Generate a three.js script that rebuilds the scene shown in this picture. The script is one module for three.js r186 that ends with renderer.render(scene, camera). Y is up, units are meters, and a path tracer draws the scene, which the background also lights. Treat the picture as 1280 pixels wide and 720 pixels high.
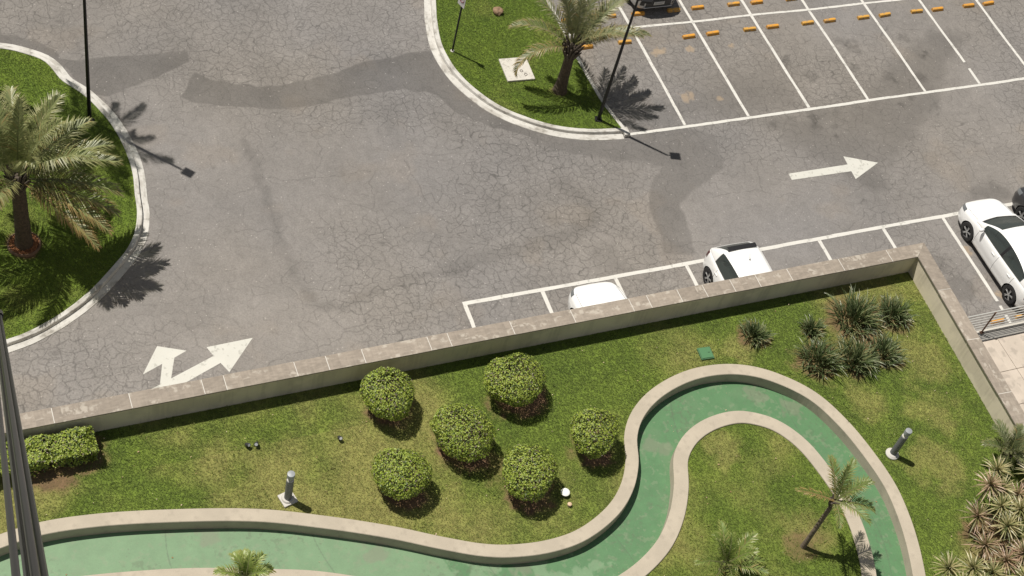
import * as THREE from 'three';
import { mergeGeometries } from 'three/addons/utils/BufferGeometryUtils.js';
import { RoundedBoxGeometry } from 'three/addons/geometries/RoundedBoxGeometry.js';
import { Brush, Evaluator, SUBTRACTION } from 'three-bvh-csg';

// ------------------------------------------------------------------ camera, sky, sun, exposure
const scene = new THREE.Scene();
const camera = new THREE.PerspectiveCamera(21.763, 1280 / 720, 0.5, 900);
camera.position.set(-24.045, 34.436, 29.164);
camera.up.set(0.1616, 0.61074, -0.77516);
camera.lookAt(-24.045 + 35.1558, 34.436 - 76.9584, 29.164 - 53.3054);

const SUN_EL = THREE.MathUtils.degToRad(64.3), SUN_AZ = THREE.MathUtils.degToRad(46);   // shadows fall towards (cos AZ, sin AZ) in x, z
const sunDir = new THREE.Vector3(-Math.cos(SUN_EL) * Math.cos(SUN_AZ), Math.sin(SUN_EL), -Math.cos(SUN_EL) * Math.sin(SUN_AZ));
function skyTexture() {                                     // pale summer haze with broken cloud, the same all round
  const w = 512, h = 256, d = new Float32Array(w * h * 4), K = 0.2;
  const hsh = (x, y, z) => { let q = Math.imul(x, 374761393) ^ Math.imul(y, 668265263) ^ Math.imul(z, 1440662683); q = Math.imul(q ^ (q >>> 13), 1274126177); return ((q ^ (q >>> 16)) >>> 0) / 4294967296; };
  const n3 = (x, y, z) => { const i = Math.floor(x), j = Math.floor(y), k = Math.floor(z), s = (t) => t * t * (3 - 2 * t), u = s(x - i), v = s(y - j), q = s(z - k), L = (a, b, t) => a + (b - a) * t; return L(L(L(hsh(i, j, k), hsh(i + 1, j, k), u), L(hsh(i, j + 1, k), hsh(i + 1, j + 1, k), u), v), L(L(hsh(i, j, k + 1), hsh(i + 1, j, k + 1), u), L(hsh(i, j + 1, k + 1), hsh(i + 1, j + 1, k + 1), u), v), q); };
  for (let j = 0; j < h; j++) for (let i = 0; i < w; i++) {
    const el = ((j + 0.5) / h - 0.5) * Math.PI, az = (i + 0.5) / w * 2 * Math.PI, x = Math.cos(el) * Math.cos(az), y = Math.sin(el), z = Math.cos(el) * Math.sin(az), t = Math.pow(Math.max(0, y), 0.55);
    let c = 0, a = 0.5, f = 3; for (let k = 0; k < 4; k++) { c += a * n3(x * f + 9, y * f * 1.6 + 4, z * f + 7); a *= 0.5; f *= 2.1; }
    const cl = Math.min(1, Math.max(0, (c - 0.40) / 0.18)), k = (j * w + i) * 4;
    d[k] = K * ((0.92 + (0.50 - 0.92) * t) * (1 - cl) + 1.10 * cl); d[k + 1] = K * ((0.94 + (0.62 - 0.94) * t) * (1 - cl) + 1.07 * cl); d[k + 2] = K * ((0.95 + (0.82 - 0.95) * t) * (1 - cl) + 1.02 * cl); d[k + 3] = 1;
  }
  const tex = new THREE.DataTexture(d, w, h, THREE.RGBAFormat, THREE.FloatType);
  tex.mapping = THREE.EquirectangularReflectionMapping; tex.magFilter = THREE.LinearFilter; tex.minFilter = THREE.LinearFilter; tex.needsUpdate = true; return tex;
}
scene.background = scene.environment = skyTexture();
const sun = new THREE.DirectionalLight(0xfff8ec, 4.2);
sun.position.copy(sunDir).multiplyScalar(80).add(new THREE.Vector3(-5, 0, 6));
sun.target.position.set(-5, 0, 6);
sun.castShadow = true; sun.shadow.mapSize.set(4096, 4096); sun.shadow.bias = -0.0004;
Object.assign(sun.shadow.camera, { left: -40, right: 40, top: 40, bottom: -40, near: 1, far: 160 });
scene.add(sun, sun.target);
const renderer = new THREE.WebGLRenderer({ antialias: true });
renderer.toneMapping = THREE.LinearToneMapping;
renderer.toneMappingExposure = 1.2;
renderer.shadowMap.enabled = true;

// ------------------------------------------------------------------ helpers
const V = (x, y, z) => new THREE.Vector3(x, y, z);
function rng(seed) { let s = seed | 0; return () => { s = (s + 0x6d2b79f5) | 0; let t = Math.imul(s ^ (s >>> 15), 1 | s); t = (t + Math.imul(t ^ (t >>> 7), 61 | t)) ^ t; return ((t ^ (t >>> 14)) >>> 0) / 4294967296; }; }
const hash = (x, y, s) => { let h = Math.imul(x, 374761393) ^ Math.imul(y, 668265263) ^ Math.imul(s, 2147483647 ^ 0x5bd1e995); h = Math.imul(h ^ (h >>> 13), 1274126177); h ^= h >>> 16; return (h >>> 0) / 4294967296; };
const clamp = (v, a = 0, b = 1) => Math.min(b, Math.max(a, v));
const smooth = (a, b, v) => { const t = clamp((v - a) / (b - a)); return t * t * (3 - 2 * t); };
const mix = (a, b, t) => a + (b - a) * t;
const mix3 = (a, b, t) => [mix(a[0], b[0], t), mix(a[1], b[1], t), mix(a[2], b[2], t)];
function noise(x, y, s = 1) {
  const i = Math.floor(x), j = Math.floor(y), f = x - i, g = y - j, u = f * f * (3 - 2 * f), v = g * g * (3 - 2 * g);
  return mix(mix(hash(i, j, s), hash(i + 1, j, s), u), mix(hash(i, j + 1, s), hash(i + 1, j + 1, s), u), v);
}
function fbm(x, y, s = 1, n = 4) { let a = 0.5, r = 0, t = 0; for (let k = 0; k < n; k++) { r += a * noise(x, y, s + k); t += a; a *= 0.5; x = x * 2.03 + 17.1; y = y * 2.03 + 9.7; } return r / t; }
const enc = (c) => { c = clamp(c); return 255 * (c <= 0.0031308 ? 12.92 * c : 1.055 * Math.pow(c, 1 / 2.4) - 0.055); };
function makeTex(w, h, fn, srgb = true, wrap = true) {        // fn(i, j) -> [r,g,b] linear (or grey number); row 0 at v = 0
  const d = new Uint8Array(w * h * 4);
  for (let j = 0; j < h; j++) for (let i = 0; i < w; i++) {
    const c = fn(i, j), k = (j * w + i) * 4;
    if (srgb) { d[k] = enc(c[0]); d[k + 1] = enc(c[1]); d[k + 2] = enc(c[2]); } else d[k] = d[k + 1] = d[k + 2] = 255 * clamp(c);
    d[k + 3] = 255;
  }
  const t = new THREE.DataTexture(d, w, h, THREE.RGBAFormat);
  t.magFilter = THREE.LinearFilter; t.minFilter = THREE.LinearMipmapLinearFilter; t.generateMipmaps = true;
  if (wrap) t.wrapS = t.wrapT = THREE.RepeatWrapping;
  if (srgb) t.colorSpace = THREE.SRGBColorSpace;
  t.needsUpdate = true;
  return t;
}
const M = (rgb, roughness = 0.8, extra = {}) => new THREE.MeshStandardMaterial({ color: new THREE.Color().setRGB(...rgb), roughness, ...extra });
const MP = (rgb, roughness = 0.8, extra = {}) => new THREE.MeshPhysicalMaterial({ color: new THREE.Color().setRGB(...rgb), roughness, ...extra });
const taken = {};
const numbered = (n) => { taken[n] = (taken[n] ?? -1) + 1; return taken[n] ? n + '_' + String(taken[n]).padStart(3, '0') : n; };
function shadowed(o) { o.traverse((m) => { if (m.isMesh) { m.castShadow = m.receiveShadow = true; } }); return o; }
function thing(name, label, category, [x, y, z] = [0, 0, 0], turn = 0, group) {
  const o = new THREE.Group(); o.name = numbered(name); scene.add(o); o.position.set(x, y, z); o.rotation.y = turn;
  o.userData = { label, category }; if (group) o.userData.group = group;
  return o;
}
function part(name, geo, mat, parent, extra) { const m = new THREE.Mesh(geo, mat); m.name = name; m.castShadow = m.receiveShadow = true; if (extra) Object.assign(m.userData, extra); parent.add(m); return m; }
function structure(name, geo, mat) { const m = geo ? new THREE.Mesh(geo, mat) : new THREE.Group(); m.name = numbered(name); m.castShadow = m.receiveShadow = true; m.userData.kind = 'structure'; scene.add(m); return m; }
function solo(name, geo, mat, label, category, group) { const m = new THREE.Mesh(geo, mat); m.name = numbered(name); m.castShadow = m.receiveShadow = true; m.userData = { label, category }; if (group) m.userData.group = group; scene.add(m); return m; }
const place = (g, x = 0, y = 0, z = 0, rx = 0, ry = 0, rz = 0) => g.applyMatrix4(new THREE.Matrix4().compose(V(x, y, z), new THREE.Quaternion().setFromEuler(new THREE.Euler(rx, ry, rz)), V(1, 1, 1)));
const box = (w, h, d, x = 0, y = 0, z = 0, r = 0.006) => place(new RoundedBoxGeometry(w, h, d, 1, Math.min(r, w / 2.1, h / 2.1, d / 2.1)), x, y, z);
function rod(a, b, r0, r1 = r0, seg = 10) {
  const d = b.clone().sub(a), g = new THREE.CylinderGeometry(r1, r0, d.length(), seg, 1);
  g.applyQuaternion(new THREE.Quaternion().setFromUnitVectors(V(0, 1, 0), d.clone().normalize()));
  return g.translate((a.x + b.x) / 2, (a.y + b.y) / 2, (a.z + b.z) / 2);
}
const merge = (list) => mergeGeometries(list.map((g) => (g.index ? g.toNonIndexed() : g)));
const lathe = (pts, seg = 24) => new THREE.LatheGeometry(pts.map(([r, y]) => new THREE.Vector2(r, y)), seg);
// raw triangle builder with vertex colours
class Tri {
  constructor() { this.p = []; this.c = []; }
  tri(a, b, c, col) { this.p.push(a.x, a.y, a.z, b.x, b.y, b.z, c.x, c.y, c.z); for (let i = 0; i < 3; i++) this.c.push(...(Array.isArray(col[0]) ? col[i] : col)); }
  quad(a, b, c, d, col, col2 = col) { this.p.push(a.x, a.y, a.z, b.x, b.y, b.z, c.x, c.y, c.z, a.x, a.y, a.z, c.x, c.y, c.z, d.x, d.y, d.z); this.c.push(...col, ...col, ...col2, ...col, ...col2, ...col2); }
  build() { const g = new THREE.BufferGeometry(); g.setAttribute('position', new THREE.Float32BufferAttribute(this.p, 3)); g.setAttribute('color', new THREE.Float32BufferAttribute(this.c, 3)); g.computeVertexNormals(); return g; }
}
const curve2 = (pts, n, closed = false) => new THREE.CatmullRomCurve3(pts.map(([x, z]) => V(x, 0, z)), closed, 'centripetal').getSpacedPoints(n).map((p) => [p.x, p.z]);
function normals2(path, closed) {
  const n = path.length;
  return path.map((p, i) => {
    const a = path[closed ? (i - 1 + n) % n : Math.max(0, i - 1)], b = path[closed ? (i + 1) % n : Math.min(n - 1, i + 1)];
    const dx = b[0] - a[0], dz = b[1] - a[1], l = Math.hypot(dx, dz) || 1; return [dz / l, -dx / l];
  });
}
const offset2 = (path, o, closed = false) => { const n = normals2(path, closed); return path.map((p, i) => [p[0] + n[i][0] * o, p[1] + n[i][1] * o]); };
// sweep an open profile [(offset, y)...] along a plan path; uv in metres
function sweep(path, profile, closed = false, wobble = 0, seed = 1) {
  const nn = normals2(path, closed), P = [], U = [], I = [], m = profile.length; let s = 0;
  const cnt = path.length + (closed ? 1 : 0);
  for (let i = 0; i < cnt; i++) {
    const k = i % path.length; if (i) { const q = path[i - 1]; s += Math.hypot(path[k][0] - q[0], path[k][1] - q[1]); }
    let t = 0;
    profile.forEach(([o, y], j) => {
      if (j) t += Math.hypot(o - profile[j - 1][0], y - profile[j - 1][1]);
      const w = wobble ? (fbm(s * 2.2 + j * 3.1, j * 7.7, seed, 3) - 0.5) * wobble : 0;
      P.push(path[k][0] + nn[k][0] * (o + w), y + (wobble && y > 0.03 ? w * 0.5 : 0), path[k][1] + nn[k][1] * (o + w)); U.push(s, t);
    });
  }
  for (let i = 0; i < cnt - 1; i++) for (let j = 0; j < m - 1; j++) { const a = i * m + j, b = a + m; I.push(a, b, a + 1, b, b + 1, a + 1); }
  const g = new THREE.BufferGeometry(); g.setAttribute('position', new THREE.Float32BufferAttribute(P, 3)); g.setAttribute('uv', new THREE.Float32BufferAttribute(U, 2)); g.setIndex(I); 
  const f = g.toNonIndexed(); f.computeVertexNormals(); return f;
}
function sheet(poly, y, uvf = (x, z) => [x, z], holes = []) {      // flat polygon in plan
  const sh = new THREE.Shape(poly.map(([x, z]) => new THREE.Vector2(x, -z)));
  for (const h of holes) sh.holes.push(new THREE.Path(h.map(([x, z]) => new THREE.Vector2(x, -z))));
  const g = new THREE.ShapeGeometry(sh), p = g.attributes.position, u = g.attributes.uv;
  for (let i = 0; i < p.count; i++) { const x = p.getX(i), z = -p.getY(i); p.setXYZ(i, x, y, z); const q = uvf(x, z); u.setXY(i, q[0], q[1]); }
  g.computeVertexNormals(); return g;
}
function inside(poly, x, z) { let r = false; for (let i = 0, j = poly.length - 1; i < poly.length; j = i++) { const [a, b] = poly[i], [c, d] = poly[j]; if ((b > z) !== (d > z) && x < ((c - a) * (z - b)) / (d - b) + a) r = !r; } return r; }
function segDist(poly, x, z, closed = true) {
  let best = 1e9; const n = poly.length;
  for (let i = closed ? 0 : 1; i < n; i++) { const [ax, az] = poly[(i - 1 + n) % n], [bx, bz] = poly[i], dx = bx - ax, dz = bz - az, t = clamp(((x - ax) * dx + (z - az) * dz) / (dx * dx + dz * dz)); best = Math.min(best, Math.hypot(x - ax - dx * t, z - az - dz * t)); }
  return best;
}
const bounds = (poly, m) => [Math.min(...poly.map((p) => p[0])) - m, Math.max(...poly.map((p) => p[0])) + m, Math.min(...poly.map((p) => p[1])) - m, Math.max(...poly.map((p) => p[1])) + m];

// ------------------------------------------------------------------ plan of the place (metres)
const LAWN = 5.27, KERB = 5.31, FLOOR = 4.98, COPE = 6.0;
const ISL1 = [[-26,-6.2],[-24.5,-6.55],[-22.58,-6.69], [-21.85,-6.94], [-21.14,-6.90], [-20.04,-6.26], [-19.84,-5.98], [-19.56,-5.23], [-19.06,-4.55], [-18.55,-3.43], [-18.29,-2.27], [-18.23,-1.17], [-18.33,-0.32], [-18.43,0.54], [-18.63,1.18], [-18.97,1.75], [-19.41,2.23], [-20.29,3.06], [-21.19,3.66], [-22.11,4.07], [-22.82,4.24], [-23.67,4.53], [-25.5,4.7]];
const ISL2 = [[-5.6,-10.5],[-6.23,-8.29], [-6.63,-7.09], [-6.91,-6.12], [-7.12,-4.93], [-7.03,-3.74], [-6.67,-2.74], [-6.16,-1.92], [-5.40,-1.22], [-4.49,-0.67], [-3.49,-0.35], [-2.36,-0.2]];
const ISL2R = [[-2.36,-0.2], [-2.48,-0.81], [-2.60,-1.54], [-2.65,-2.62], [-2.67,-3.64], [-2.66,-5.37], [-2.68,-6.42], [-2.66,-7.60], [-2.66, -10.5]];
const OLP = [[-30,14.2],[-27.5,14.0],[-24.76,13.45], [-23.79,13.22], [-22.93,13.12], [-21.88,13.19], [-20.53,13.42], [-18.56,13.89], [-17.21,14.40], [-15.86,15.00], [-14.81,15.55], [-14.00,15.93], [-13.36,16.12], [-12.43,16.23], [-11.55,16.14], [-10.57,15.72], [-9.97,15.21], [-9.55,14.57], [-9.29,13.88], [-8.94,13.42], [-8.35,13.01], [-7.51,12.72], [-6.75,12.65], [-5.98,12.77], [-5.29,13.10], [-4.50,13.85], [-4.10,14.72], [-3.87,15.73], [-3.78,16.67], [-3.87,17.49], [-4.03,18.17], [-4.30,18.96], [-4.70,19.89], [-5.4,21.4], [-6.2, 23.5]];
const IFP = [[-30,15.1],[-27.5,14.85],[-24.87,14.38], [-23.93,14.20], [-22.98,14.18], [-22.15,14.27], [-21.24,14.41], [-20.12,14.63], [-18.51,15.07], [-17.70,15.32], [-16.91,15.65], [-15.97,16.11], [-14.87,16.67], [-13.73,17.13], [-12.67,17.33], [-11.90,17.32], [-11.23,17.17], [-10.55,16.92], [-9.89,16.52], [-9.35,15.96], [-8.95,15.32], [-8.61,14.56], [-8.18,14.13], [-7.62,13.85], [-6.97,13.73], [-6.39,13.78], [-5.78,14.08], [-5.42,14.43], [-5.10,15.00], [-4.90,15.78], [-4.80,16.58], [-4.82,17.31], [-4.96,18.05], [-5.18,18.73], [-5.61,19.65], [-6.4,21.2], [-7.2,23.4]];
const OL = curve2(OLP, 260), OU = offset2(OL, 0.32), IF = curve2(IFP, 260), IL = offset2(IF, -0.36);
const TOPI = [   // x, z, radius, height factor, seed, bare twigs on top
  [-14.96, 11.6, 0.67, 0.95, 11, 0.8], [-11.92, 11.94, 0.75, 1.0, 12, 0.5], [-13.6, 13.01, 0.74, 1.0, 13, 0.45], [-10.59, 13.75, 0.61, 1.05, 14, 0.8], [-15.31, 13.71, 0.665, 0.95, 15, 0.3], [-12.49, 14.38, 0.69, 1.0, 16, 0.2]];
const SPIKY = [[-5.02,11.74,0.42,0.5], [-3.38,11.91,0.33,0.42], [-2.02,11.86,0.78,0.85], [-0.89,11.97,0.55,0.62], [-3.66,12.86,0.68,0.66], [-2.69,13.08,0.55,0.8], [-1.80,13.05,0.6,0.55]];

// ------------------------------------------------------------------ asphalt
const PATCH = {
  P1: [[-19.37,-6.22], [-17.46,-6.10], [-15.51,-6.09], [-15.56,-5.51], [-16.04,-5.30], [-16.91,-4.93], [-18.32,-4.44], [-18.74,-4.62], [-19.19,-5.52]],
  P0: [[-23,-7.9], [-21.49,-7.82], [-21.03,-7.68], [-20.59,-7.54], [-19.98,-7.12], [-19.46,-6.53], [-19.27,-5.85], [-19.80,-6.29], [-20.45,-6.72], [-21.14,-6.97], [-23,-6.8]],
  P2: [[-15.49,-5.10], [-14.92,-4.61], [-13.60,-4.07], [-11.58,-4.19], [-9.93,-4.64], [-8.11,-4.82], [-7.35,-4.86], [-7.01,-3.34], [-5.89,-1.29], [-5.01,-0.59], [-5.37,-0.40], [-6.36,-0.93], [-7.42,-1.66], [-8.06,-2.80], [-9.05,-3.26], [-10.37,-3.18], [-12.50,-2.99], [-13.69,-3.12], [-14.43,-3.31], [-15.41,-3.58], [-16.17,-4.03]],
  P3: [[-5.68,-0.80], [-5.48,-0.14], [-4.42,0.55], [-2.18,1.29], [-1.51,1.64], [-2.33,2.26], [-2.72,2.95], [-2.82,3.99], [-3.04,5.08], [-2.00,5.34], [-1.79,4.08], [-1.64,3.15], [-0.77,2.66], [0.48,2.00], [0.78,0.56], [-0.18,-0.08], [-2.03,0.07], [-4.08,-0.29]],
  P4: [[3.02,0.26], [3.20,1.47], [4.23,2.36], [4.81,3.50], [5.31,4.04], [5.91,4.04], [6.20,3.18], [7.91,2.19], [9.83,0.55], [11.77,-1.21], [13.20,-2.62], [11.62,-2.85], [9.13,-1.63], [8.03,-0.64], [7.03,0.20], [5.10,0.13]],
  P5: [[8.63,4.99], [8.97,4.54], [9.69,4.41], [10.40,4.69], [10.45,5.26]],
  P6: [[-5.48,4.08], [-4.48,4.18], [-4.32,5.43], [-5.52,5.43]],
  P7: [[-1.12,-1.42], [0.42,-1.44], [2.28,-2.04], [4.36,-2.32], [4.64,-0.27], [2.29,-0.08], [0.11,-0.08], [-1.66,-0.19], [-2.20,-1.03]],
  P8: [[5.15,8.28], [6.07,7.81], [6.73,8.11], [6.74,8.62], [6.42,8.78], [5.62,8.81]],
};
const STRENGTH = { P1: 0.8, P0: 0.8, P2: 0.8, P3: 0.6, P4: 0.55, P5: 0.5, P6: 0.3, P7: 0.4, P8: 0.7 };
const SOFT = { P4: 0.35, P7: 0.5, P6: 0.25, P8: 0.12, P5: 0.2, P3: 0.07 };
const TR1 = [[-14.69,-1.76], [-14.62,-1.42], [-14.55,0.15], [-14.56,2.24], [-14.45,3.79], [-14.12,4.78], [-13.42,4.93], [-12.33,4.56], [-10.94,4.33], [-9.36,4.36]];
const TR2 = [[-9.97,4.18], [-8.71,4.04], [-7.01,3.88], [-5.68,3.74], [-4.81,3.29], [-4.69,2.57], [-5.27,1.60]];
const AX0 = -30, AX1 = 22, AZ0 = -17, AZ1 = 11.4, AW = 2048, AH = 1120;
const patchList = Object.entries(PATCH).map(([k, p]) => ({ p, b: bounds(p, 0.8), s: STRENGTH[k], soft: SOFT[k] ?? 0.035 }));
const tb1 = bounds(TR1, 0.6), tb2 = bounds(TR2, 0.6);
const stains = []; { const r = rng(5); for (let i = 0; i < 26; i++) stains.push([3 + r() * 8, -3 + r() * 4.4, 0.06 + r() * 0.13]); for (let i = 0; i < 14; i++) stains.push([-26 + r() * 44, -14 + r() * 24, 0.03 + r() * 0.05]); for (let k = 0; k < 9; k++) stains.push([-6.3 + k * 2.45 + r() * 0.4, 6.6 + r() * 1.2, 0.12 + r() * 0.2]); }
const cells = new Map();
function voro(x, z, s) {          // distance to the nearest cell edge, an id of that edge
  const i0 = Math.floor(x), j0 = Math.floor(z); let d1 = 9, d2 = 9, c1 = 0, c2 = 0, x1 = 0, z1 = 0, x2 = 0, z2 = 0;
  for (let j = -1; j <= 1; j++) for (let i = -1; i <= 1; i++) {
    const a = i0 + i, b = j0 + j, px = a + 0.1 + 0.8 * hash(a, b, s), pz = b + 0.1 + 0.8 * hash(a, b, s + 1), d = (px - x) * (px - x) + (pz - z) * (pz - z);
    if (d < d1) { d2 = d1; c2 = c1; x2 = x1; z2 = z1; d1 = d; c1 = a * 131 + b * 7919; x1 = px; z1 = pz; } else if (d < d2) { d2 = d; c2 = a * 131 + b * 7919; x2 = px; z2 = pz; }
  }
  const l = Math.hypot(x2 - x1, z2 - z1) || 1;
  return [(d2 - d1) / (2 * l), hash(c1 + c2, Math.abs(c1 - c2), s + 2)];
}
const asphaltMap = makeTex(AW, AH, (i, j) => {
  const x = mix(AX0, AX1, (i + 0.5) / AW), z = mix(AZ0, AZ1, (j + 0.5) / AH);
  let L = 0.198 + (fbm(x * 0.16, z * 0.16, 3, 4) - 0.5) * 0.06 + (fbm(x * 0.9, z * 0.9, 9, 4) - 0.5) * 0.05 + (fbm(x * 5, z * 5, 10, 2) - 0.5) * 0.03;
  let warm = 0.5 + (fbm(x * 0.22 + 5, z * 0.22, 21, 3) - 0.5) * 1.6;
  let patch = 0;
  for (const q of patchList) {
    if (x < q.b[0] || x > q.b[1] || z < q.b[2] || z > q.b[3]) continue;
    const wx = x + (noise(x * 3, z * 3, 31) - 0.5) * 0.14, wz = z + (noise(x * 3, z * 3, 32) - 0.5) * 0.14;
    const d = segDist(q.p, wx, wz) * (inside(q.p, wx, wz) ? 1 : -1);
    patch = Math.max(patch, q.s * smooth(-q.soft, q.soft, d + (fbm(x * 2.4, z * 2.4, 44, 3) - 0.5) * q.soft * 2));
  }
  L = mix(L, 0.112 + (fbm(x * 1.1, z * 1.1, 51, 4) - 0.5) * 0.06, patch);
  // cracked crust: two sizes of polygons, only where the surface has broken up
  const region = smooth(0.30, 0.52, fbm(x * 0.17 + 3, z * 0.17 + 8, 61, 4)) * (1 - 0.85 * Math.min(1, patch * 1.25));
  const wx = x + (fbm(x * 1.6, z * 1.6, 71, 3) - 0.5) * 0.5, wz = z + (fbm(x * 1.6, z * 1.6, 75, 3) - 0.5) * 0.5;
  const [d1, e1] = voro(wx / 0.33, wz / 0.33, 81), [d2, e2] = voro(wx / 0.17, wz / 0.17, 91), [d3, e3] = voro(wx / 1.6, wz / 1.6, 95);
  let crack = 0;
  if (e1 < 0.42 + 0.58 * region) crack = Math.max(crack, (0.30 + 0.5 * region) * smooth(0.017, 0.004, d1 * 0.33) * (0.55 + 0.45 * noise(x * 5, z * 5, 98)));
  if (e2 < region * 0.66) crack = Math.max(crack, 0.5 * region * smooth(0.015, 0.002, d2 * 0.17));
  if (e3 < 0.4) crack = Math.max(crack, 0.45 * smooth(0.018, 0.004, d3 * 1.6) * (1 - 0.7 * patch));
  L *= 1 - 0.66 * crack;
  // tyre scrub trails and oil drips
  if (x > tb1[0] && x < tb1[1] && z > tb1[2] && z < tb1[3]) L *= 1 - 0.17 * smooth(0.28, 0.02, segDist(TR1, x, z, false) + (fbm(x * 4, z * 4, 15, 2) - 0.5) * 0.2) * (0.4 + fbm(x * 7, z * 7, 6, 2));
  if (x > tb2[0] && x < tb2[1] && z > tb2[2] && z < tb2[3]) L *= 1 - 0.17 * smooth(0.45, 0.05, segDist(TR2, x, z, false) + (fbm(x * 4, z * 4, 15, 2) - 0.5) * 0.3) * (0.4 + fbm(x * 7, z * 7, 6, 2));
  for (const [sx, sz, sr] of stains) { const dx = x - sx, dz = z - sz; if (Math.abs(dx) < 0.7 && Math.abs(dz) < 0.7) L *= 1 - 0.26 * smooth(sr * 2.2, sr * 0.3, Math.hypot(dx, dz) + (fbm(x * 8, z * 8, 16, 2) - 0.5) * sr * 2); }
  // aggregate grain and pale grit
  const n = hash(i, j, 7); L *= 0.86 + 0.28 * n; if (hash(i, j, 8) > 0.9987) L = 0.42;
  let sand = smooth(0.62, 0.8, fbm(x * 0.7 + 40, z * 0.7, 111, 3)) * 0.35;
  if (x > -1 && x < 9 && z > -4.2 && z < 10) for (const [a, b, q] of [[0.5, -3.6, 0.3], [1.72, -3.5, 0.22], [0.62, -1.3, 0.3], [1.8, -1.0, 0.2], [3.4, -3.4, 0.2], [7.55, 8.9, 0.3], [7.3, 7.0, 0.25]]) { const k2 = smooth(q, q * 0.35, Math.hypot(x - a, z - b) + (fbm(x * 6, z * 6, 19, 3) - 0.5) * q * 1.6); sand = Math.max(sand, 2.4 * k2); L = mix(L, 0.25, 0.5 * k2); }
  return [L * (1.02 + 0.06 * warm + 0.12 * sand), L * (0.975 + 0.02 * warm + 0.04 * sand), L * (0.962 - 0.05 * warm - 0.05 * sand)];
}, true, false);
const grainBump = makeTex(512, 512, (i, j) => 0.5 + 0.5 * (hash(i, j, 3) - 0.5) + 0.35 * (noise(i / 3, j / 3, 4) - 0.5), false);
grainBump.repeat.set(26, 14);
const road = structure('asphalt_car_park', sheet([[AX0, AZ0], [AX1, AZ0], [AX1, AZ1], [AX0, AZ1]], 0, (x, z) => [(x - AX0) / (AX1 - AX0), (z - AZ0) / (AZ1 - AZ0)]),
  new THREE.MeshStandardMaterial({ map: asphaltMap, roughness: 0.92, bumpMap: grainBump, bumpScale: 0.004 }));
structure('ground', place(new THREE.PlaneGeometry(700, 700), 0, -0.05, 0, -Math.PI / 2), M([0.16, 0.155, 0.145], 0.95));

// worn white paint
const paintMap = makeTex(512, 512, (i, j) => {
  const w = smooth(0.60, 0.74, fbm(i / 20, j / 20, 3, 5)) * 0.45 + (hash(i, j, 4) > 0.93 ? 0.25 : 0), L = 0.63 - 0.06 * fbm(i / 70, j / 70, 8, 3);
  return mix3([L, L * 0.985, L * 0.94], [0.3, 0.29, 0.27], w);
});
paintMap.repeat.set(0.35, 0.35);
const PAINT = new THREE.MeshStandardMaterial({ map: paintMap, roughness: 0.75 });
const ragged = (x0, z0, x1, z1, w, seed) => {          // a hand-rolled line with a slightly uneven edge
  const n = Math.max(2, Math.round(Math.hypot(x1 - x0, z1 - z0) / 0.25)), L = [], R = [], dx = x1 - x0, dz = z1 - z0, l = Math.hypot(dx, dz), nx = -dz / l, nz = dx / l;
  for (let k = 0; k <= n; k++) { const t = k / n, c = (noise(t * l * 0.4, seed, 5) - 0.5) * 0.04, a = w / 2 + (noise(t * l * 3, seed, 6) - 0.5) * 0.018, b = w / 2 + (noise(t * l * 3, seed, 7) - 0.5) * 0.018; L.push([x0 + dx * t + nx * (a + c), z0 + dz * t + nz * (a + c)]); R.push([x0 + dx * t - nx * (b - c), z0 + dz * t - nz * (b - c)]); }
  return [...L, ...R.reverse()];
};
let lineSeed = 1;
const line = (x0, z0, x1, z1, w = 0.11, y = 0.004) => part('stall_line', sheet(ragged(x0, z0, x1, z1, w, lineSeed++), y), PAINT, road);
const rowLine = (x0, z0, x1, z1, w, y = 0.008) => { const m = line(x0, z0, x1, z1, w, y); m.name = 'row_line'; return m; };
rowLine(-2.2, 0.03, 22, -0.02, 0.115);
rowLine(-2.5, -4.86, 22, -4.62, 0.10);
rowLine(-9.98, 5.58, 22, 5.38, 0.135);
for (let k = 0; k < 9; k++) {
  const x = k * 2.447;
  if (k === 5) { line(x - 0.02, -0.05, x, -0.85); line(x - 0.02, -1.18, x - 0.05, -9.8); } else line(x, -0.05, x - 0.03, -9.8);
}
for (const x of [-9.94, -7.46, -5.02, -2.53, -0.08, 2.36, 4.83, 7.23, 9.7, 12.15, 14.6]) line(x, 5.5, x - 0.02, x === 7.23 ? 9.1 : 10.0, 0.12);
line(7.22, 9.28, 7.22, 9.48, 0.1); line(7.21, 9.66, 7.2, 9.98, 0.1);
const ARROW1 = [[2.66,2.68], [2.65,2.96], [4.98,2.99], [4.96,3.35], [6.16,2.81], [5.03,2.31], [5.00,2.68]];
const ARROW2 = [[-18.83,5.18], [-18.09,5.50], [-18.46,5.66], [-18.69,6.31], [-17.42,5.83], [-17.54,5.50], [-16.23,5.46], [-17.13,6.45], [-17.29,6.10], [-18.35,6.53], [-20.20,7.27], [-20.39,6.96], [-19.19,6.50], [-19.02,6.44], [-18.82,5.79], [-19.39,6.02]];
const arrowPaint = new THREE.MeshStandardMaterial({ map: paintMap, roughness: 0.75, color: new THREE.Color().setRGB(0.93, 0.94, 0.92) });
part('direction_arrow', sheet(ARROW1, 0.004), arrowPaint, road);
part('direction_arrow', sheet(ARROW2, 0.004), arrowPaint, road);

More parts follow.
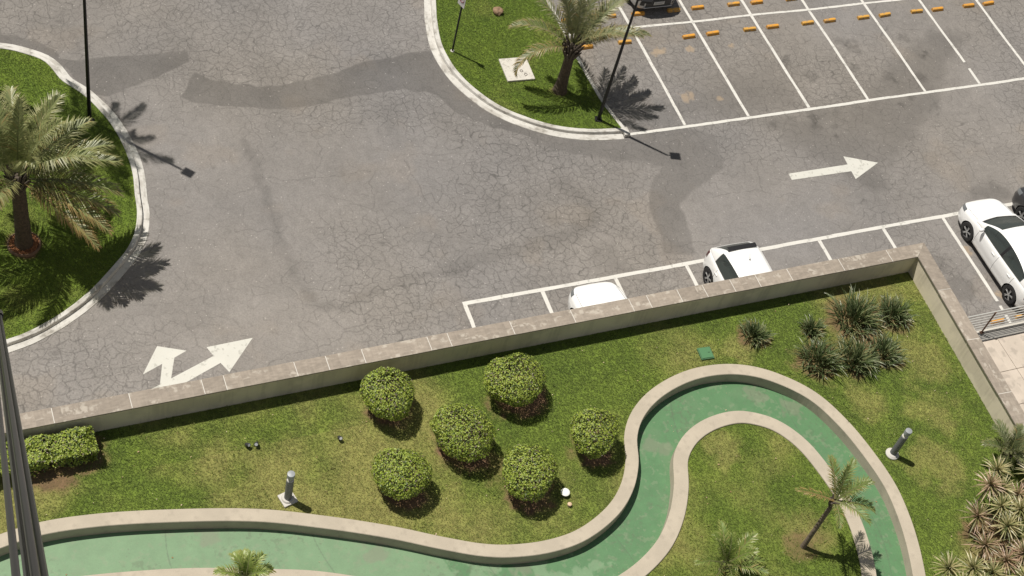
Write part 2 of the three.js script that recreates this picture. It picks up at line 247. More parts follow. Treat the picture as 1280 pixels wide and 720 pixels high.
// ------------------------------------------------------------------ raised islands: kerb, gutter, grass
const kerbMap = makeTex(1024, 256, (i, j) => {
  const x = i / 1024 * 8, y = j / 256 * 2, d = smooth(0.50, 0.72, fbm(x * 2.2, y * 4, 5, 5)) * 0.75, e = smooth(0.56, 0.66, fbm(x * 9, y * 12, 15, 4)) * 0.6;
  const L = 0.62 - 0.12 * fbm(x, y, 19, 3) + 0.05 * (hash(i, j, 3) - 0.5);
  return mix3(mix3([L, L * 0.98, L * 0.93], [0.36, 0.34, 0.31], d), [0.16, 0.15, 0.13], e * (0.3 + 0.7 * d));
});
kerbMap.repeat.set(1 / 8, 1 / 2);
const KERBM = new THREE.MeshStandardMaterial({ map: kerbMap, roughness: 0.85 });
const isl1 = curve2(ISL1, 110), isl2 = curve2(ISL2, 90), isl2r = curve2(ISL2R, 50);
function kerbStrip(name, path, side, w, gutter, seed) {
  const o = side;
  structure(name, sweep(path, [[0, 0.0], [0, 0.12], [0.012 * o, 0.132], [(w - 0.015) * o, 0.132], [w * o, 0.118], [(w + 0.02) * o, -0.01]], false, 0.022, seed), KERBM);
  if (gutter) structure('gutter', sweep(offset2(path, o * (w + 0.018)), [[0, -0.01], [0, 0.028], [(gutter - 0.01) * o, 0.016], [gutter * o, -0.012]], false, 0.03, seed + 9), KERBM);
}
kerbStrip('kerb', isl1, 1, 0.15, 0.2, 3);
kerbStrip('kerb', isl2, -1, 0.15, 0.24, 5);
kerbStrip('kerb', isl2r, -1, 0.12, 0, 7);
structure('kerb', box(0.2, 0.13, 0.34, -2.27, 0.066, -0.05, 0.012), KERBM);
const poly1 = [...isl1, [-30, 4.8], [-30, -6.2]], poly2 = [...isl2, ...isl2r.slice(1)];

// ------------------------------------------------------------------ grass: ground sheets and tufts
const soilSpots = [...TOPI.map(([x, z, r]) => [x + 0.14, z + 0.14, r * 1.02, 0.9]), ...SPIKY.map(([x, z, r]) => [x, z, r * 1.1, 0.75]), [-6.56, 17.57, 0.55, 0.6], [-5.9, 17.3, 0.4, 0.3], [-21.7, 11.4, 0.55, 0.7], [-22.6, 11.5, 0.7, 0.8], [-1.6, 18.7, 1.0, 0.8], [-3.2, 19.8, 0.5, 0.6], [-2.2, 12.4, 0.9, 0.5], [-13.0, 13.9, 0.45, 0.45], [-21.68, 1.04, 0.5, 1], [-3.83, -2.22, 0.35, 0.6]];
function soilAt(x, z) { let s = 0; for (const [a, b, r, k] of soilSpots) { const d = Math.hypot(x - a, z - b); if (d < r * 1.6) s = Math.max(s, k * smooth(r * 1.12, r * 0.62, d + (fbm(x * 3.5, z * 3.5, 222, 3) - 0.5) * r * 0.8)); } return s; }
const drySpots = [[-2.2, 16.3, 1.0], [-1.3, 15.0, 0.9], [-0.7, 13.4, 0.9], [-6.3, 17.3, 0.7], [-14.3, 14.3, 0.6], [-5.6, 12.0, 0.6], [-3.0, 14.2, 0.7], [-7.3, 14.7, 0.7], [-18.3, 13.3, 1.2]];
function dryAt(x, z, isle) { let s = 0; if (!isle) for (const [a, b, q] of drySpots) { const dx = x - a, dz = z - b; if (dx * dx + dz * dz < q * q * 3) s = Math.max(s, 0.8 * smooth(q * 1.2, q * 0.2, Math.hypot(dx, dz) + (fbm(x * 2.5, z * 2.5, 146, 3) - 0.5) * q * 1.4)); } return Math.max(s, dryBase(x, z, isle)); }
function dryBase(x, z, isle) { return isle ? 0.45 * smooth(0.52, 0.85, fbm(x * 0.6, z * 0.6, 141, 4)) : smooth(0.42, 0.74, fbm(x * 0.42 + 2, z * 0.42 + 7, 144, 4) + (x < -15.5 && z > 12 ? 0.05 : -0.03)); }
const turfColor = (x, z, isle, r, dry = dryAt(x, z, isle), lush = fbm(x * 1.7, z * 1.7, 151, 3)) => {
  let c = mix3(isle ? [0.145, 0.205, 0.024] : [0.172, 0.238, 0.034], isle ? [0.092, 0.150, 0.015] : [0.105, 0.160, 0.022], lush);
  c = mix3(c, [0.35, 0.295, 0.115], clamp(dry * 0.55 + (r - 0.5) * 0.9 * (0.3 + dry)));
  return c;
};
const lawnTexture = (x0, x1, z0, z1, w, h, isle) => makeTex(w, h, (i, j) => {
  const x = mix(x0, x1, (i + 0.5) / w), z = mix(z0, z1, (j + 0.5) / h), s = soilAt(x, z), n = hash(i, j, 33), m = fbm(x * 12, z * 12, 34, 3);
  let c = turfColor(x, z, isle, 0.5); c = c.map((v) => v * (0.55 + 0.6 * m));
  const soil = mix3([0.19, 0.112, 0.066], [0.10, 0.06, 0.036], fbm(x * 6, z * 6, 35, 3)).map((v) => v * (0.7 + 0.6 * n));
  return mix3(c, soil, clamp(s * 1.1));
}, true, false);
const wallLineZ = (x) => 10.33 - 0.0062 * (x - 0.75) + 0.42;       // coping edge over the lawn
const lawnPoly = [[-30, wallLineZ(-30) - 0.08], [0.38, 10.7], [0.2, 16.5], [-0.05, 22.5], ...OU.slice().reverse().filter(([, z]) => z < 22.5), [-30, 13.9]];
const lawnPoly2 = [...IL, [-30, 23.5]];
const lawnMap = lawnTexture(-30, 1, 10.5, 23.5, 1500, 630, false);
const lawnUV = (x, z) => [(x + 30) / 31, (z - 10.5) / 13];
const lawnMat = new THREE.MeshStandardMaterial({ map: lawnMap, roughness: 1 });
structure('lawn', sheet(lawnPoly, LAWN, lawnUV), lawnMat);
structure('lawn', sheet(lawnPoly2, LAWN, lawnUV), lawnMat);
const isleMap = lawnTexture(-30, -1, -11, 5.5, 800, 455, true), isleMat = new THREE.MeshStandardMaterial({ map: isleMap, roughness: 1 });
const isleUV = (x, z) => [(x + 30) / 29, (z + 11) / 16.5];
structure('island_turf', sheet(poly1, 0.10, isleUV), isleMat);
structure('island_turf', sheet(poly2, 0.10, isleUV), isleMat);
function tuftGeo(seed) {
  const r = rng(seed), t = new Tri(), w = [1, 1, 1];
  for (let k = 0; k < 6; k++) {
    const a = r() * 6.28, d = r() * 0.022, x = Math.cos(a) * d, z = Math.sin(a) * d, b = r() * 6.28, h = 0.022 + r() * 0.024, lean = 0.010 + r() * 0.024, q = 0.0032, cx = Math.cos(b), cz = Math.sin(b), v = 0.72 + 0.5 * r();
    const c = [w[0] * v, w[1] * v, w[2] * v];
    const A = V(x - cz * q, 0, z + cx * q), B = V(x + cz * q, 0, z - cx * q), m1 = V(x + cx * lean * 0.4 + cz * q, h * 0.65, z + cz * lean * 0.4 - cx * q), m2 = V(x + cx * lean * 0.4 - cz * q, h * 0.65, z + cz * lean * 0.4 + cx * q);
    t.quad(A, B, m1, m2, c); t.tri(m2, m1, V(x + cx * lean, h, z + cz * lean), c);
  }
  return t.build();
}
const GRASSM = new THREE.MeshPhysicalMaterial({ vertexColors: true, roughness: 0.7, transmission: 0.35, thickness: 0 });
function grass(name, label, poly, y, n, isle, seed, b) {
  const G = 0.07, gw = Math.ceil((b[1] - b[0]) / G) + 1, gh = Math.ceil((b[3] - b[2]) / G) + 1, field = new Float32Array(gw * gh * 4).fill(-1);
  const look = (x, z) => { const i = Math.floor((x - b[0]) / G), j = Math.floor((z - b[2]) / G), q = (j * gw + i) * 4; if (field[q] < 0) { const cx = b[0] + (i + 0.5) * G, cz = b[2] + (j + 0.5) * G; field[q] = soilAt(cx, cz); field[q + 1] = dryAt(cx, cz, isle); field[q + 2] = fbm(cx * 1.7, cz * 1.7, 151, 3); field[q + 3] = fbm(cx * 0.8 + 31, cz * 0.8, 177, 3); } return q; };
  const r = rng(seed), mats = [], cols = [], m = new THREE.Matrix4(), q = new THREE.Quaternion(), e = new THREE.Euler();
  for (let k = 0; k < n; k++) {
    const x = mix(b[0], b[1], r()), z = mix(b[2], b[3], r()), u = r(), w = r(), v = r();
    if (!inside(poly, x, z)) continue;
    const q0 = look(x, z), s = field[q0]; if (u < s * 1.15) continue;
    const weed = !isle && field[q0 + 3] > 0.56 && hash(k, 3, seed) > 0.985 ? 2.3 : 1;
    const sc = weed * (0.5 + 0.45 * w) * (isle ? 1 : 0.95 - 0.25 * field[q0 + 1]); e.set((r() - 0.5) * 0.3, v * 6.28, (r() - 0.5) * 0.3);
    mats.push(m.compose(V(x, y, z), q.setFromEuler(e), V(sc, sc, sc)).clone()); cols.push(turfColor(x, z, isle, r(), field[q0 + 1], field[q0 + 2]));
  }
  const im = new THREE.InstancedMesh(tuftGeo(seed), GRASSM, mats.length); im.name = numbered(name);
  const c = new THREE.Color();
  mats.forEach((q2, i) => { im.setMatrixAt(i, q2); im.setColorAt(i, c.setRGB(cols[i][0] * 1.25, cols[i][1] * 1.25, cols[i][2] * 1.25)); });
  im.castShadow = im.receiveShadow = true; im.userData = { kind: 'stuff', label, category: 'grass' }; scene.add(im);
}
const DENS = 1700;
grass('mown_grass', 'mown grass with dry patches on the lawn between the wall and the winding path', lawnPoly, LAWN, 26 * 11.5 * DENS, false, 71, [-25.4, 0.6, 10.7, 22.2]);
grass('mown_grass', 'mown grass of the lawn inside the bend of the green path', lawnPoly2, LAWN, 8 * 8 * DENS, false, 72, [-12, -4, 13.6, 21.6]);
grass('island_grass', 'short bright grass on the island with the large palm', poly1, 0.10, 8 * 12 * 1300, true, 73, [-26, -18, -7.2, 4.8]);
grass('island_grass', 'short bright grass on the island with the concrete slab', poly2, 0.10, 5.2 * 10.5 * 1300, true, 74, [-7.4, -2.2, -10.5, 0]);

// ------------------------------------------------------------------ winding path: kerbs and painted floor
const concMap = makeTex(512, 512, (i, j) => {
  const L = 0.43 + 0.10 * (fbm(i / 60, j / 60, 3, 5) - 0.5) + 0.07 * (hash(i, j, 5) - 0.5) - 0.045 * smooth(0.56, 0.80, fbm(i / 34, j / 34, 9, 4));
  return [L * 1.0, L * 0.885, L * 0.715];
});
concMap.repeat.set(0.4, 0.4);
const CONC = new THREE.MeshStandardMaterial({ map: concMap, roughness: 0.9 });
structure('path_kerb', sweep(OL, [[-0.004, FLOOR - 0.1], [0, KERB - 0.012], [0.012, KERB], [0.308, KERB], [0.32, KERB - 0.012], [0.322, FLOOR - 0.1]]), CONC);
structure('path_kerb', sweep(IF, [[0.004, FLOOR - 0.1], [0, KERB - 0.012], [-0.012, KERB], [-0.348, KERB], [-0.36, KERB - 0.012], [-0.362, FLOOR - 0.1]]), CONC);
const PFX0 = -30, PFX1 = -3, PFZ0 = 12, PFZ1 = 24;
const damp = [[-8.9, 14.0, 0.3], [-8.6, 14.2, 0.2], [-4.85, 13.85, 0.3], [-5.6, 13.25, 0.3], [-19.6, 13.75, 0.35], [-13.1, 16.35, 0.3], [-16.2, 15.1, 0.3]];
const floorMap = makeTex(1600, 712, (i, j) => {
  const x = mix(PFX0, PFX1, (i + 0.5) / 1600), z = mix(PFZ0, PFZ1, (j + 0.5) / 712);
  const k = fbm(x * 0.8, z * 0.8, 5, 4), f = fbm(x * 5, z * 5, 6, 4);
  let c = mix3([0.088, 0.196, 0.090], [0.170, 0.275, 0.158], smooth(0.47, 0.53, 0.5 + (-13.0 - x) * 0.11 + (fbm(x * 2.2, z * 2.2, 25, 5) - 0.5) * 0.9) * 0.8);
  c = c.map((v) => v * (0.9 + 0.2 * f) * (0.95 + 0.1 * hash(i, j, 2)));
  let w = 0.12 * smooth(0.58, 0.76, fbm(x * 2.2, z * 2.2, 15, 5)) + 0.15 * smooth(0.62, 0.72, fbm(x * 9, z * 9, 17, 3)) * smooth(0.5, 0.7, k);
  for (const [a, b, r] of damp) w = Math.max(w, 0.55 * smooth(r, r * 0.5, Math.hypot(x - a, z - b) + (fbm(x * 5, z * 5, 18, 3) - 0.5) * r * 1.6));
  c = mix3(c, [0.19, 0.20, 0.145], clamp(w));
  const sc = fbm(x * 1.5 + z * 9, z * 1.5 - x * 9, 61, 3); if (sc > 0.67) c = mix3(c, [0.20, 0.25, 0.16], 0.35);
  const gr = smooth(0.58, 0.7, fbm(x * 14, z * 14, 63, 3)) * smooth(0.5, 0.62, fbm(x * 0.9 + 8, z * 0.9, 64, 3)); c = mix3(c, [0.10, 0.13, 0.08], 0.4 * gr);
  if (noise(x * 30, z * 30, 41) > 0.955) c = mix3(c, [0.12, 0.13, 0.09], 0.5);
  const seam = Math.abs(((x + 0.35 * Math.sin(z)) % 3.1) + 1.55); if (seam < 0.012) c = mix3(c, [0.09, 0.12, 0.08], 0.45);
  return c;
}, true, false);
structure('path', sheet([...OL, ...IF.slice().reverse()], FLOOR, (x, z) => [(x - PFX0) / (PFX1 - PFX0), (z - PFZ0) / (PFZ1 - PFZ0)]), new THREE.MeshStandardMaterial({ map: floorMap, roughness: 0.6 }));

// ------------------------------------------------------------------ parapet wall with stone coping
function stoneTex(seed, tint) {
  return makeTex(256, 128, (i, j) => {
    const x = i / 256 * 1.6, y = j / 128 * 0.45, n = fbm(x * 7 + seed, y * 22, seed, 5), st = fbm(x * 26, y * 3 + seed, seed + 3, 4);
    const pale = smooth(0.56, 0.72, fbm(x * 3.5 + seed * 3, y * 6, seed + 7, 5)) * 0.6 * smooth(0.30, 0.62, fbm(x * 16, y * 14, seed + 9, 4));
    const L = (0.265 + 0.12 * (n - 0.5) + 0.06 * (st - 0.5)) * tint * (0.92 + 0.16 * hash(i, j, seed));
    return mix3([L * 1.07, L * 0.92, L * 0.77], [0.50, 0.46, 0.40], clamp(pale + (hash(i, j, seed + 5) > 0.985 ? 0.35 : 0)));
  });
}
const STONE = [0, 1, 2, 3].map((k) => { const t = stoneTex(20 + k * 11, [1, 0.9, 1.08, 0.97][k]); t.repeat.set(1 / 1.6, 1 / 0.45); return new THREE.MeshStandardMaterial({ map: t, roughness: 0.8 }); });
const GROUT = M([0.62, 0.60, 0.56], 0.9);
const plasterMap = makeTex(1024, 512, (i, j) => {
  const x = i / 1024 * 6, y = j / 512 * 3, d = smooth(0.47, 0.62, fbm(x * 1.3, y * 1.5, 3, 5)), s = smooth(0.55, 0.75, fbm(x * 8, y * 0.8, 8, 4));
  const L = (0.70 + 0.05 * (fbm(x * 6, y * 6, 13, 4) - 0.5)) * (0.96 + 0.08 * hash(i, j, 2)) * (1 - 0.14 * d) * (1 - 0.1 * s);
  return [L * 1.0, L * 0.905, L * 0.71];
});
plasterMap.repeat.set(1 / 6, 1 / 3);
const PLASTER = new THREE.MeshStandardMaterial({ map: plasterMap, roughness: 0.92 });
function uvBox(w, h, d, x, y, z, r = 0.008) {      // rounded box with metre uvs from its two largest axes
  const g = new RoundedBoxGeometry(w, h, d, 1, r), p = g.attributes.position, n = g.attributes.normal, u = g.attributes.uv;
  for (let i = 0; i < p.count; i++) { const a = Math.abs(n.getX(i)), b = Math.abs(n.getY(i)), c = Math.abs(n.getZ(i)); if (b >= a && b >= c) u.setXY(i, p.getX(i) + x, p.getZ(i) + z); else if (a > c) u.setXY(i, p.getZ(i) + z, p.getY(i) + y); else u.setXY(i, p.getX(i) + x, p.getY(i) + y); }
  return g.translate(x, y, z);
}
const wall1 = thing('parapet_wall', 'long plastered garden wall with brownish stone coping beside the parking stalls', 'wall', [0.75, 0, 10.33], 0.0062);
part('wall_body', uvBox(31.6, COPE - 0.045, 0.34, -15.84, (COPE - 0.045) / 2, 0.21, 0.004), PLASTER, wall1);
const cut = [-31.5, -28.2, -25.6, -23.9, -22.26, -20.6, -18.99, -18.49, -16.85, -16.1, -15.23, -13.6, -13.09, -11.47, -9.85, -8.24, -7.74, -6.87, -6.14, -5.33, -4.58, -3.62, -2.02, -0.5].map((v) => v - 0.75);
const rS = rng(44);
function coping(parent, a, b, k, axis) {
  const l = b - a - 0.014, tone = STONE[k % 4], dy = (rS() - 0.5) * 0.006;
  const g = axis ? uvBox(0.42, 0.04, l, -0.21 + (rS() - 0.5) * 0.006, COPE - 0.02 + dy, (a + b) / 2, 0.006) : uvBox(l, 0.04, 0.42, (a + b) / 2, COPE - 0.02 + dy, 0.21 + (rS() - 0.5) * 0.006, 0.006);
  if (axis) { const u = g.attributes.uv; for (let i = 0; i < u.count; i++) u.setXY(i, u.getY(i), u.getX(i)); }
  { const u = g.attributes.uv, o = rS() * 5, q = rS() * 3; for (let i = 0; i < u.count; i++) u.setXY(i, u.getX(i) + o, u.getY(i) + q); }
  part('coping_slab', g, tone, parent);
  part('coping_joint', axis ? box(0.4, 0.03, 0.016, -0.21, COPE - 0.018, b, 0.002) : box(0.016, 0.03, 0.4, b, COPE - 0.018, 0.21, 0.002), GROUT, parent);
}
cut.slice(0, -1).forEach((a, i) => coping(wall1, a, cut[i + 1], Math.floor(rS() * 4), 0));
// corner slab, mitred
function mitre(parent, pts, mat) { const sh = new THREE.Shape(pts.map(([x, z]) => new THREE.Vector2(x, -z))), g = new THREE.ExtrudeGeometry(sh, { depth: 0.028, bevelEnabled: true, bevelSize: 0.005, bevelThickness: 0.006, bevelSegments: 1 }); g.rotateX(-Math.PI / 2).translate(0, COPE - 0.034, 0); part('coping_slab', g, mat, parent); }
mitre(wall1, [[cut.at(-1) + 0.012, 0.006], [-0.012, 0.006], [-0.424, 0.414], [cut.at(-1) + 0.012, 0.414]], STONE[0]);
const wall2 = thing('parapet_wall', 'short sunlit garden wall with stone coping beside the pale paving', 'wall', [0.75, 0, 10.33], -0.043);
part('wall_body', uvBox(0.34, COPE - 0.045, 12, -0.21, (COPE - 0.045) / 2, 6.22, 0.004), PLASTER, wall2);
mitre(wall2, [[-0.004, 0.02], [-0.004, 1.588], [-0.414, 1.588], [-0.414, 0.43]], STONE[1]);
const cut2 = [1.6, 3.24, 4.94, 6.6, 8.2, 9.8, 11.4];
part('coping_joint', box(0.4, 0.03, 0.016, -0.21, COPE - 0.018, 1.594, 0.002), GROUT, wall2);
cut2.slice(0, -1).forEach((a, i) => coping(wall2, a, cut2[i + 1], i + 2, 1));

// ------------------------------------------------------------------ topiary and hedge
const LEAF = new THREE.MeshPhysicalMaterial({ vertexColors: true, roughness: 0.5, transmission: 0.35, thickness: 0 });
const BARK = (() => { const t = makeTex(128, 256, (i, j) => { const n = fbm(i / 9, j / 22, 3, 4); return mix3([0.10, 0.075, 0.055], [0.25, 0.20, 0.155], n); }); return new THREE.MeshStandardMaterial({ map: t, roughness: 0.95, bumpMap: t, bumpScale: 0.012 }); })();
const TWIG = M([0.155, 0.115, 0.10], 0.9);
function leafAt(t, p, n, r, s, col) {
  const a = V(r() - 0.5, r() - 0.5, r() - 0.5).normalize(), d = a.cross(n).normalize(), b = n.clone().cross(d).normalize(), up = n.clone().multiplyScalar(s * 0.22);
  const tip = p.clone().addScaledVector(d, s).addScaledVector(n, s * 0.25 * (r() - 0.2)), base = p.clone().addScaledVector(d, -s * 0.6), l = p.clone().addScaledVector(b, s * 0.5).add(up), q = p.clone().addScaledVector(b, -s * 0.5).add(up);
  t.tri(base, l, tip, col); t.tri(base, tip, q, col.map((c) => c * (0.9 + 0.15 * r())));
}
const leafTone = (r) => { const u = r(); const c = u < 0.74 ? mix3([0.26, 0.35, 0.04], [0.44, 0.52, 0.085], r()) : u < 0.93 ? mix3([0.06, 0.10, 0.018], [0.12, 0.18, 0.03], r()) : [0.22, 0.18, 0.13]; return c; };
function bushShape(dir, r0, ry, seed) {               // clipped cushion with an uneven surface
  const bump = 1 + 0.13 * (fbm(dir.x * 3 + seed, dir.z * 3 + dir.y * 2, seed, 3) - 0.5) * 2;
  const p = 2.5, k = Math.pow(Math.pow(Math.hypot(dir.x, dir.z), p) + Math.pow(Math.abs(dir.y) , p), -1 / p);
  const lop = 1 + 0.07 * Math.sin(Math.atan2(dir.z, dir.x) * 2 + seed) + 0.05 * Math.sin(Math.atan2(dir.z, dir.x) * 3 + seed * 2); r0 *= lop * 0.95;
  return V(dir.x * k * r0 * bump, dir.y * k * ry * bump, dir.z * k * r0 * bump);
}
TOPI.forEach(([x, z, rad, hf, seed, bare], i) => {
  const labels = ['round clipped shrub by the wall with a bare twiggy top', 'broad round clipped shrub close against the wall shadow, largest of its cluster', 'round clipped shrub in the middle of the cluster with the other five around it', 'narrow round clipped shrub beside the bend of the path kerb, brown twigs showing', 'round clipped shrub between the grey bollard light and the middle shrub', 'round clipped shrub beside the white disc lid on the grass'];
  const o = thing('clipped_shrub', labels[i], 'shrub', [x + 0.02, LAWN, z + 0.1], i * 1.3, 'round clipped shrubs on the lawn');
  const r = rng(seed), ry = 0.385 * hf, cy = 0.67 * hf, t = new Tri(), tw = [];
  for (let k = 0; k < 9000; k++) {
    let d = V(r() * 2 - 1, r() * 2 - 1, r() * 2 - 1); while (d.lengthSq() > 1 || d.lengthSq() < 0.02) d = V(r() * 2 - 1, r() * 2 - 1, r() * 2 - 1); d.normalize();
    if (d.y < -0.62 && r() < 0.7) continue;
    const top = d.y > 0.55 ? smooth(0.85, 0.1, Math.hypot(d.x, d.z) + (fbm(d.x * 4 + seed, d.z * 4, seed, 3) - 0.5) * 0.9) * bare : 0;
    const depth = 1 - 0.24 * Math.pow(r(), 1.6) - (r() < top ? 0.12 : 0);
    if (r() < top * 0.8) continue;
    const p = bushShape(d, rad, ry, seed).multiplyScalar(depth); p.y += cy;
    if (p.y < 0.05) continue;
    const n = d.clone().add(V((r() - 0.5) * 1.3, (r() - 0.2) * 1.2, (r() - 0.5) * 1.3)).normalize();
    leafAt(t, p, n, r, 0.023 + 0.018 * r(), leafTone(r));
  }
  part('crown', t.build(), LEAF, o);
  for (let k = 0; k < 260; k++) {
    const d = V(r() * 2 - 1, r() * 1.3 - 0.25, r() * 2 - 1).normalize(), e = bushShape(d, rad, ry, seed).multiplyScalar(0.9 + 0.08 * r()); e.y += cy;
    const s = e.clone().lerp(V(0, cy * 0.4, 0), 0.55).add(V((r() - 0.5) * 0.08, 0, (r() - 0.5) * 0.08)); tw.push(rod(s, e, 0.006, 0.0035, 4));
  }
  for (let k = 0; k < 9; k++) { const a = k * 0.7 + r(); tw.push(rod(V(Math.cos(a) * 0.03, 0.2, Math.sin(a) * 0.03), V(Math.cos(a) * rad * 0.45, cy * 0.85, Math.sin(a) * rad * 0.45), 0.018, 0.009, 5)); }
  part('twigs', merge(tw), TWIG, o);
  part('trunk', place(new THREE.CylinderGeometry(0.035, 0.055, 0.4, 9), 0, 0.19, 0), BARK, o);
});
{
  const o = thing('box_hedge', 'low clipped box hedge along the foot of the plastered wall', 'hedge', [-22.85, LAWN, 11.33], 0.02);
  const r = rng(91), t = new Tri(), tw = [];
  for (let k = 0; k < 11000; k++) {
    const u = r(), f = r(); let p, n; const hx = 1.36, hz = 0.33, h = 0.52;
    if (u < 0.55) { p = V((r() * 2 - 1) * hx, h, (r() * 2 - 1) * hz); n = V(0, 1, 0); } else if (u < 0.85) { p = V((r() * 2 - 1) * hx, 0.1 + r() * (h - 0.1), f < 0.65 ? hz : -hz); n = V(0, 0, f < 0.65 ? 1 : -1); } else { p = V(hx, 0.1 + r() * (h - 0.1), (r() * 2 - 1) * hz); n = V(1, 0, 0); }
    const b = (fbm(p.x * 3 + 4, p.z * 3 + p.y * 3, 7, 3) - 0.5) * 0.34; p.addScaledVector(n, b - 0.14 * Math.pow(r(), 1.5)); p.x += (r() - 0.5) * 0.05;
    const gap = smooth(0.10, 0.0, Math.abs(p.x - 0.35 - 0.1 * p.z)); if (r() < gap * 0.85) continue;
    leafAt(t, p, n.clone().add(V((r() - 0.5) * 1.4, (r() - 0.1) * 1.2, (r() - 0.5) * 1.4)).normalize(), r, 0.028 + 0.02 * r(), leafTone(r));
  }
  part('foliage', t.build(), LEAF, o);
  for (let k = 0; k < 200; k++) { const x = (r() * 2 - 1) * 1.3, z = (r() * 2 - 1) * 0.2; tw.push(rod(V(x, 0, z), V(x + (r() - 0.5) * 0.3, 0.5, z + (r() - 0.5) * 0.25), 0.009, 0.004, 4)); }
  part('twigs', merge(tw), TWIG, o);
}

// ------------------------------------------------------------------ strap-leaved clumps
const STRAP = new THREE.MeshPhysicalMaterial({ vertexColors: true, roughness: 0.42, transmission: 0.3, thickness: 0 });
function strap(t, base, az, el, len, w, droop, c0, c1, seg = 4, fold = 0.25) {
  let p = base.clone(), e = el; const h = V(Math.cos(az), 0, Math.sin(az)), side = V(-Math.sin(az), 0, Math.cos(az)); let pl, pr, pm, first = true;
  for (let k = 0; k <= seg; k++) {
    const f = k / seg, ww = w * (k === seg ? 0.06 : f < 0.15 ? 0.7 : 1 - 0.75 * Math.pow(f, 2.2)), up = V(-h.x * Math.sin(e), Math.cos(e), -h.z * Math.sin(e));
    const l = p.clone().addScaledVector(side, ww / 2).addScaledVector(up, ww * fold), q = p.clone().addScaledVector(side, -ww / 2).addScaledVector(up, ww * fold), m = p.clone();
    if (!first) { const c = mix3(c0, c1, (k - 0.5) / seg); t.quad(pl, pm, m, l, c); t.quad(pm, pr, q, m, c); }
    first = false; pl = l; pr = q; pm = m;
    p = p.clone().addScaledVector(h, Math.cos(e) * len / seg).add(V(0, Math.sin(e) * len / seg, 0)); e -= droop / seg * (0.5 + f);
  }
}
const spikyLabels = ['small lone strap-leaved clump near the green hatch, close to the wall', 'smallest strap-leaved clump, set a little apart between the lone clump and the big ones', 'tallest strap-leaved clump under the wall with silvery green leaves', 'strap-leaved clump closest to the corner of the walls', 'wide strap-leaved clump nearest the bend of the path kerb', 'upright strap-leaved clump in the middle of the bare soil patch', 'loose strap-leaved clump leaning toward the sunlit wall'];
SPIKY.forEach(([x, z, rad, len], i) => {
  const o = thing('strap_leaf_plant', spikyLabels[i], 'plant', [x, LAWN, z], 0, 'strap-leaved clumps in the wall corner'), r = rng(300 + i), t = new Tri();
  const n = Math.round(110 + 230 * rad);
  for (let k = 0; k < n; k++) {
    const a = r() * 6.28, d = Math.pow(r(), 0.7) * rad * 0.62, out = d / (rad * 0.62), el = mix(1.5, 0.85, out) + (r() - 0.5) * 0.7, L = len * 0.82 * (0.5 + 0.6 * r());
    const u = r(), c = u < 0.6 ? mix3([0.055, 0.09, 0.028], [0.11, 0.155, 0.05], r()) : u < 0.9 ? mix3([0.16, 0.20, 0.09], [0.25, 0.29, 0.14], r()) : [0.30, 0.27, 0.12];
    strap(t, V(Math.cos(a) * d, 0, Math.sin(a) * d), a + (r() - 0.5) * 2.6, el, L, 0.027 + 0.014 * r(), 0.3 + r() * 1.5, c, mix3(c, [0.2, 0.22, 0.11], 0.3 * r()));
  }
  part('foliage', t.build(), STRAP, o, { kind: 'stuff' });
});

// ------------------------------------------------------------------ cordylines with cream and pink rosettes
const ROS = [[-1.15,17.21], [-1.72,17.62], [-1.36,17.72], [-2.34,18.21], [-1.80,18.22], [-0.95,17.92], [-2.53,18.92], [-1.91,18.71], [-1.27,18.36], [-2.27,19.42], [-1.62,18.96], [-3.85,19.26], [-3.38,19.46], [-2.87,19.64], [-1.85,19.42], [-1.12,18.75], [-3.78,19.75], [-3.31,19.95], [-2.73,20.1], [-2.12,19.98], [-0.45,17.6], [-0.75,18.4], [-1.25,19.4], [-0.3, 18.9]];
ROS.forEach(([x, z], i) => {
  const r = rng(500 + i), pink = [1, 3, 5, 6, 9, 14, 21].includes(i), hgt = 0.55 + r() * 0.35, lx = (r() - 0.5) * 0.3, lz = (r() - 0.5) * 0.3;
  const o = thing('cordyline_plant', pink ? 'spiky pinkish rosette plant in the crowded bed by the sunlit wall' : 'spiky cream-edged rosette plant in the crowded bed by the sunlit wall', 'plant', [x + lx, LAWN, z + lz], 0, pink ? 'pinkish rosette plants' : 'cream-edged rosette plants');
  part('stem', rod(V(0, 0, 0), V(-lx, hgt, -lz), 0.022, 0.016, 7), BARK, o);
  const t = new Tri(), n = 60;
  for (let k = 0; k < n; k++) {
    const f = k / n, a = k * 2.39996 + r() * 0.3, el = mix(-0.15, 1.4, f) + (r() - 0.5) * 0.25, L = mix(0.50, 0.32, f) * (0.85 + 0.3 * r());
    const u = r(), c = pink ? (u < 0.6 ? mix3([0.44, 0.27, 0.19], [0.56, 0.42, 0.30], r()) : mix3([0.16, 0.16, 0.06], [0.30, 0.25, 0.12], r())) : (u < 0.62 ? mix3([0.42, 0.38, 0.17], [0.58, 0.52, 0.30], r()) : mix3([0.12, 0.16, 0.05], [0.26, 0.26, 0.10], r()));
    strap(t, V(-lx, hgt + 0.07 * f, -lz), a, el, L, 0.030 + 0.010 * r(), 0.7 + 0.4 * r(), mix3(c, [0.2, 0.22, 0.08], 0.35), c, 4);
  }
  part('rosette', t.build(), STRAP, o);
});

